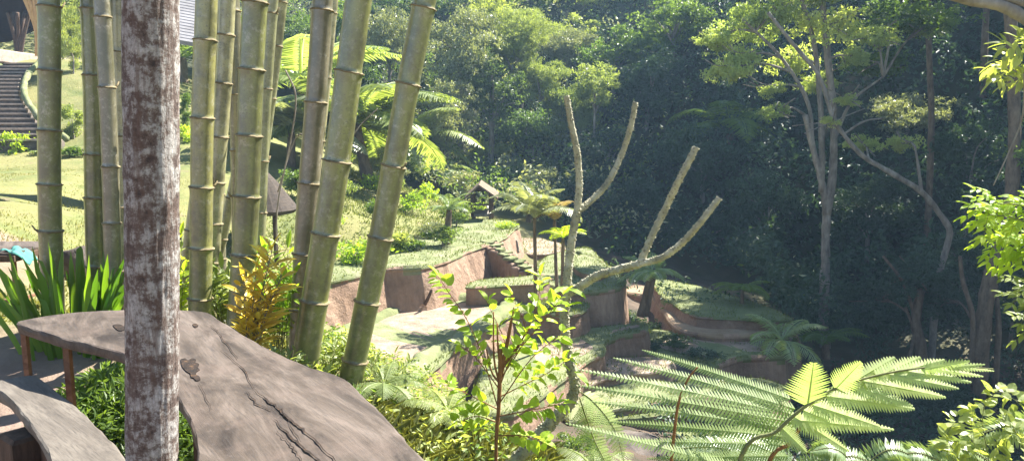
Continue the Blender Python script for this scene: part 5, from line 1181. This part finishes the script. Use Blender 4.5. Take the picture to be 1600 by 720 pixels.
for i, (x, y, lb) in enumerate(canopy):  # tall trees whose crowns above view are added to shade the gorge
    h = max(9.5 * y / 34 + 2.5, H(x, y) + 8); c = Vector((x, y, h)); k = F / y; d = c.z - CZ; u = Vector((x, y * math.cos(PITCH) - d * math.sin(PITCH), y * math.sin(PITCH) + d * math.cos(PITCH)))
    T_(800 + F * u.x / u.y, 360 - F * u.z / u.y, y, 4.6 * k, 2.6 * k, 'dense', lb, group='tall canopy trees over the gorge', tw=.17, lean=rc.uniform(-1, 1), bark='bark_brown', name='canopy_tree')
# forest undergrowth clothing the far hillside: nobody could count it
def undergrowth():
    rng = np.random.RandomState(77)
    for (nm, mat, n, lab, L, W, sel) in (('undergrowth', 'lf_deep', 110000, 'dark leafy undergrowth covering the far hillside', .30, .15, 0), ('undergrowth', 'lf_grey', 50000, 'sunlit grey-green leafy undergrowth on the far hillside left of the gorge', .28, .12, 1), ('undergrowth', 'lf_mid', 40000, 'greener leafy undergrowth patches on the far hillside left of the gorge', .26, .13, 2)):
        Yv = rng.uniform(24, 78, n * 3); X = rng.uniform(-1, 1, n * 3) * (Yv * .8 + 2)
        Yg = rng.uniform(9, 26, n * 3); gul = rng.uniform(0, 1, n * 3) < .12; gul &= sel == 0; Yv = np.where(gul, Yg, Yv); X = np.where(gul, rng.uniform(3.2, 19, n * 3), X)
        side = rng.uniform(0, 1, n * 3) < 1 / (1 + np.exp(-(X - 5 - (Yv - 40) * .12) / 1.6))      # leaf colour darkened on the right to stand in for shade
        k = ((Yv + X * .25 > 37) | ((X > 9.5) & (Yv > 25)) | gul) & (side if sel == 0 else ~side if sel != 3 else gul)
        k &= ~((X < -6) & (Yv < 46)); X, Yv = X[k][:n], Yv[k][:n]
        Z = Hn(X, Yv)
        f = np.array([noise.noise(Vector((x * .28, y * .28, sel * 9.))) + .6 * noise.noise(Vector((x * .8, y * .8, sel * 9. + 4))) for x, y in zip(X, Yv)])
        hgt = np.clip(1.6 + 3.0 * f, .15, 4); hgt = np.where(Yv < 25, np.clip(.5 + .8 * f, .1, 1), hgt)
        Z = Z + hgt * rng.uniform(.25, 1, len(Z)) ** .6
        sc = np.where(Yv < 26, .55, 1.0); V_, t = leafarr(np.stack([X, Yv, Z], -1), L * sc, W * sc, rng, .4, np.array([-.1, -.35, 0]), .5)
        t = np.clip(.5 + f * .6 + rng.uniform(-.25, .25, len(t)), 0, 1)
        mb = MB(); mb.addnp(V_, 4, t); tag(mb.build(nm, M[mat]), lab, 'undergrowth', kind='stuff')
undergrowth()
# grass on the terraces, banks and lawns
def grass_all():
    rng = np.random.RandomState(5); P = []; PD = []
    for name, poly, z, cl in TERR:
        dark = False
        if name == 'sandy_path_terrace': continue
        for i in range(len(cl)):                          # hanging fringe along the rim
            a, b = cl[i], cl[(i + 1) % len(cl)] if poly else cl[min(i + 1, len(cl) - 1)]
            for k in range(10):
                q = a.lerp(b, rng.uniform()); P.append((q.x + rng.uniform(-.08, .08), q.y + rng.uniform(-.08, .08), z - .03 if poly else z - .1))
        if poly and 'paddy' not in name:
            xs = [p[0] for p in poly]; ys = [p[1] for p in poly]; A_ = (max(xs) - min(xs)) * (max(ys) - min(ys)); n = int(min(9000, A_ * 90))
            for k in range(n):
                x, y = rng.uniform(min(xs), max(xs)), rng.uniform(min(ys), max(ys))
                if noise.noise(Vector((x * .9, y * .9, 2))) > -.25 and inside((x, y), poly): P.append((x, y, z))
        if name == 'paddy_terrace':
            for k in range(9000):
                x, y = rng.uniform(0, 3), rng.uniform(15, 22)
                if inside((x, y), poly) and x > .6: P.append((x, y, z))
    blades('terrace_grass', P, .075, .02, M['grass'], 'short green grass on the rice terrace rims', 3, .7)
    n = 70000; Y = 5.2 + 24 * rng.uniform(0, 1, n) ** 1.5; X = -Y * rng.uniform(.12, .95, n)
    Z = Hn(X, Y); k = (Z > -2.3) & (Z < 1.0) & ~((np.abs(X + 5.3 + (Y - 5) * .35) < 1.1) & (Y < 11))
    k &= np.array([noise.noise(Vector((x * .7, y * .7, 0))) > -.1 + rng.uniform(-.7, .7) for x, y in zip(X, Y)])
    Q = np.stack([X, Y, Z], -1)[k]; blades('lawn_grass', Q, .05, .014, M['grass_dry'], 'short sun-bleached lawn grass on the left', 4, .8)
    n = 24000; X = rng.uniform(-7.5, 2, n); Y = rng.uniform(16, 38, n); Z = Hn(X, Y); k = (Z < .4) & (Z > -2.9); Q = np.stack([X, Y, Z], -1)[k]
    blades('slope_grass', Q, .12, .03, M['grass'], 'green grass on the slope above the terraces', 6, .8)
grass_all()
# foreground bank: herbs and dry grass
def bank():
    rng = np.random.RandomState(15); n = 60000
    X = rng.uniform(-1.6, 3.2, n); Y = rng.uniform(1.7, 8.5, n); Z = Hn(X, Y)
    edge = (X > -.95 + (Y - 2.3) * -.28) & (Z < -.04) & (Z > -3.6)
    px = X / Y * F + 800
    k = edge & (px > 440) & (px < 960)
    X, Y, Z = X[k], Y[k], Z[k]; f = np.array([noise.noise(Vector((x * 2, y * 2, 0))) for x, y in zip(X, Y)])
    h = np.clip(.16 + .22 * f, .02, .4)
    P = np.stack([X, Y, Z + h * rng.uniform(.1, 1, len(X))], -1)
    g = (f + rng.uniform(-.25, .25, len(f)))
    V_, t = leafarr(P, .045, .019, rng, .1, np.array([0, 0, .4]), .55); tt = np.clip(.5 + g, 0, 1); sp_ = np.array([noise.noise(Vector((x * 3.1, y * 3.1, 9))) for x, y in zip(X, Y)]) + rng.uniform(-.15, .15, len(X)) > 0
    mb = MB(); mb.addnp(V_[sp_], 4, tt[sp_]); tag(mb.build('herbs', M['lf_light']), 'low light green herbs covering the bank beyond the table', 'ground cover', kind='stuff')
    mb = MB(); mb.addnp(V_[~sp_], 4, tt[~sp_]); tag(mb.build('herbs', M['lf_mid']), 'darker green herbs mixed through the bank beyond the table', 'ground cover', kind='stuff')
    n = 16000; X = rng.uniform(-1.2, .5, n); Y = rng.uniform(2.2, 4.3, n); Z = Hn(X, Y); k = (X > -.9 + (Y - 2.4) * -.25) & (X / Y > -.22) & (Z < .05); P = np.stack([X, Y, Z], -1)[k]
    blades('dry_grass', P, .16, .006, M['grass_dry'], 'pale dry grass tangle beside the table corner', 8, .9)
    # shrubby mat under the left end of the table
    n = 14000; X = rng.uniform(-2.15, -1.25, n); Y = rng.uniform(2.95, 3.75, n); e = ((X + 1.7) / .5) ** 2 + ((Y - 3.35) / .42) ** 2; k = e < 1; X, Y, e = X[k], Y[k], e[k]
    Z = rng.uniform(.0, 1, len(X)) * .42 * np.sqrt(1 - e) + .01; V_, t = leafarr(np.stack([X, Y, Z], -1), .055, .014, rng, -.2, np.array([0, 0, .5]), .3)
    mb = MB(); mb.addnp(V_, 4, t); tag(mb.build('ground_cover', M['lf_mid']), 'dense low narrow-leaved ground cover under the left end of the table', 'ground cover', kind='stuff')
bank()
for i, (x, y, Y, lb) in enumerate([(600, 600, 4.4, 'low fern beside the dry grass near the culm foot'), (700, 640, 4.2, 'spreading pale fern on the bank left of the sapling'), (930, 700, 3.9, 'pale fern low between the foot of the bare forked tree and the big ferns')]):
    rng = random.Random(i + 70); c = at(x, y, Y); g = H(c.x, c.y); c.z = min(c.z, g + .3); root = empty('fern', Vector((c.x, c.y, g)), lb, 'fern', 'small ferns on the near bank'); mb = MB(); fan_crown(mb, c, 9, .3, .08, .016, 20, rng, (.1, .9), 1.2, True, 7, sr=.004); part(mb, 'fronds', M['lf_light'], root)
# stream at the valley bottom
sheet('stream', [(860, 620), (940, 600), (1000, 640), (1150, 610), (1400, 600), (1500, 640), (1400, 760), (1100, 800), (860, 760)], -7.25, M['water'])
# ------------------------------------------------------------------ air
hz_ = bpy.data.meshes.new('haze'); mbh = MB()
lo, hi = (-125, -38, -14), (125, 148, 110)
mbh.add([(x, y, z) for z in (lo[2], hi[2]) for x, y in ((lo[0], lo[1]), (hi[0], lo[1]), (hi[0], hi[1]), (lo[0], hi[1]))], [(3, 2, 1, 0), (4, 5, 6, 7), (0, 1, 5, 4), (1, 2, 6, 5), (2, 3, 7, 6), (3, 0, 4, 7)])
hm, hnt, hout = newmat('air'); pv = N(hnt, 'ShaderNodeVolumePrincipled'); pv.inputs['Color'].default_value = (.45, .7, 1, 1); pv.inputs['Density'].default_value = .0009; pv.inputs['Anisotropy'].default_value = .2
hnt.links.new(pv.outputs[0], hout.inputs['Volume'])
USE_HAZE = True
if USE_HAZE:
    ho = mbh.build('haze', hm); ho['kind'] = 'stuff'; tag(ho, 'thin bluish air haze over the gorge', 'haze')
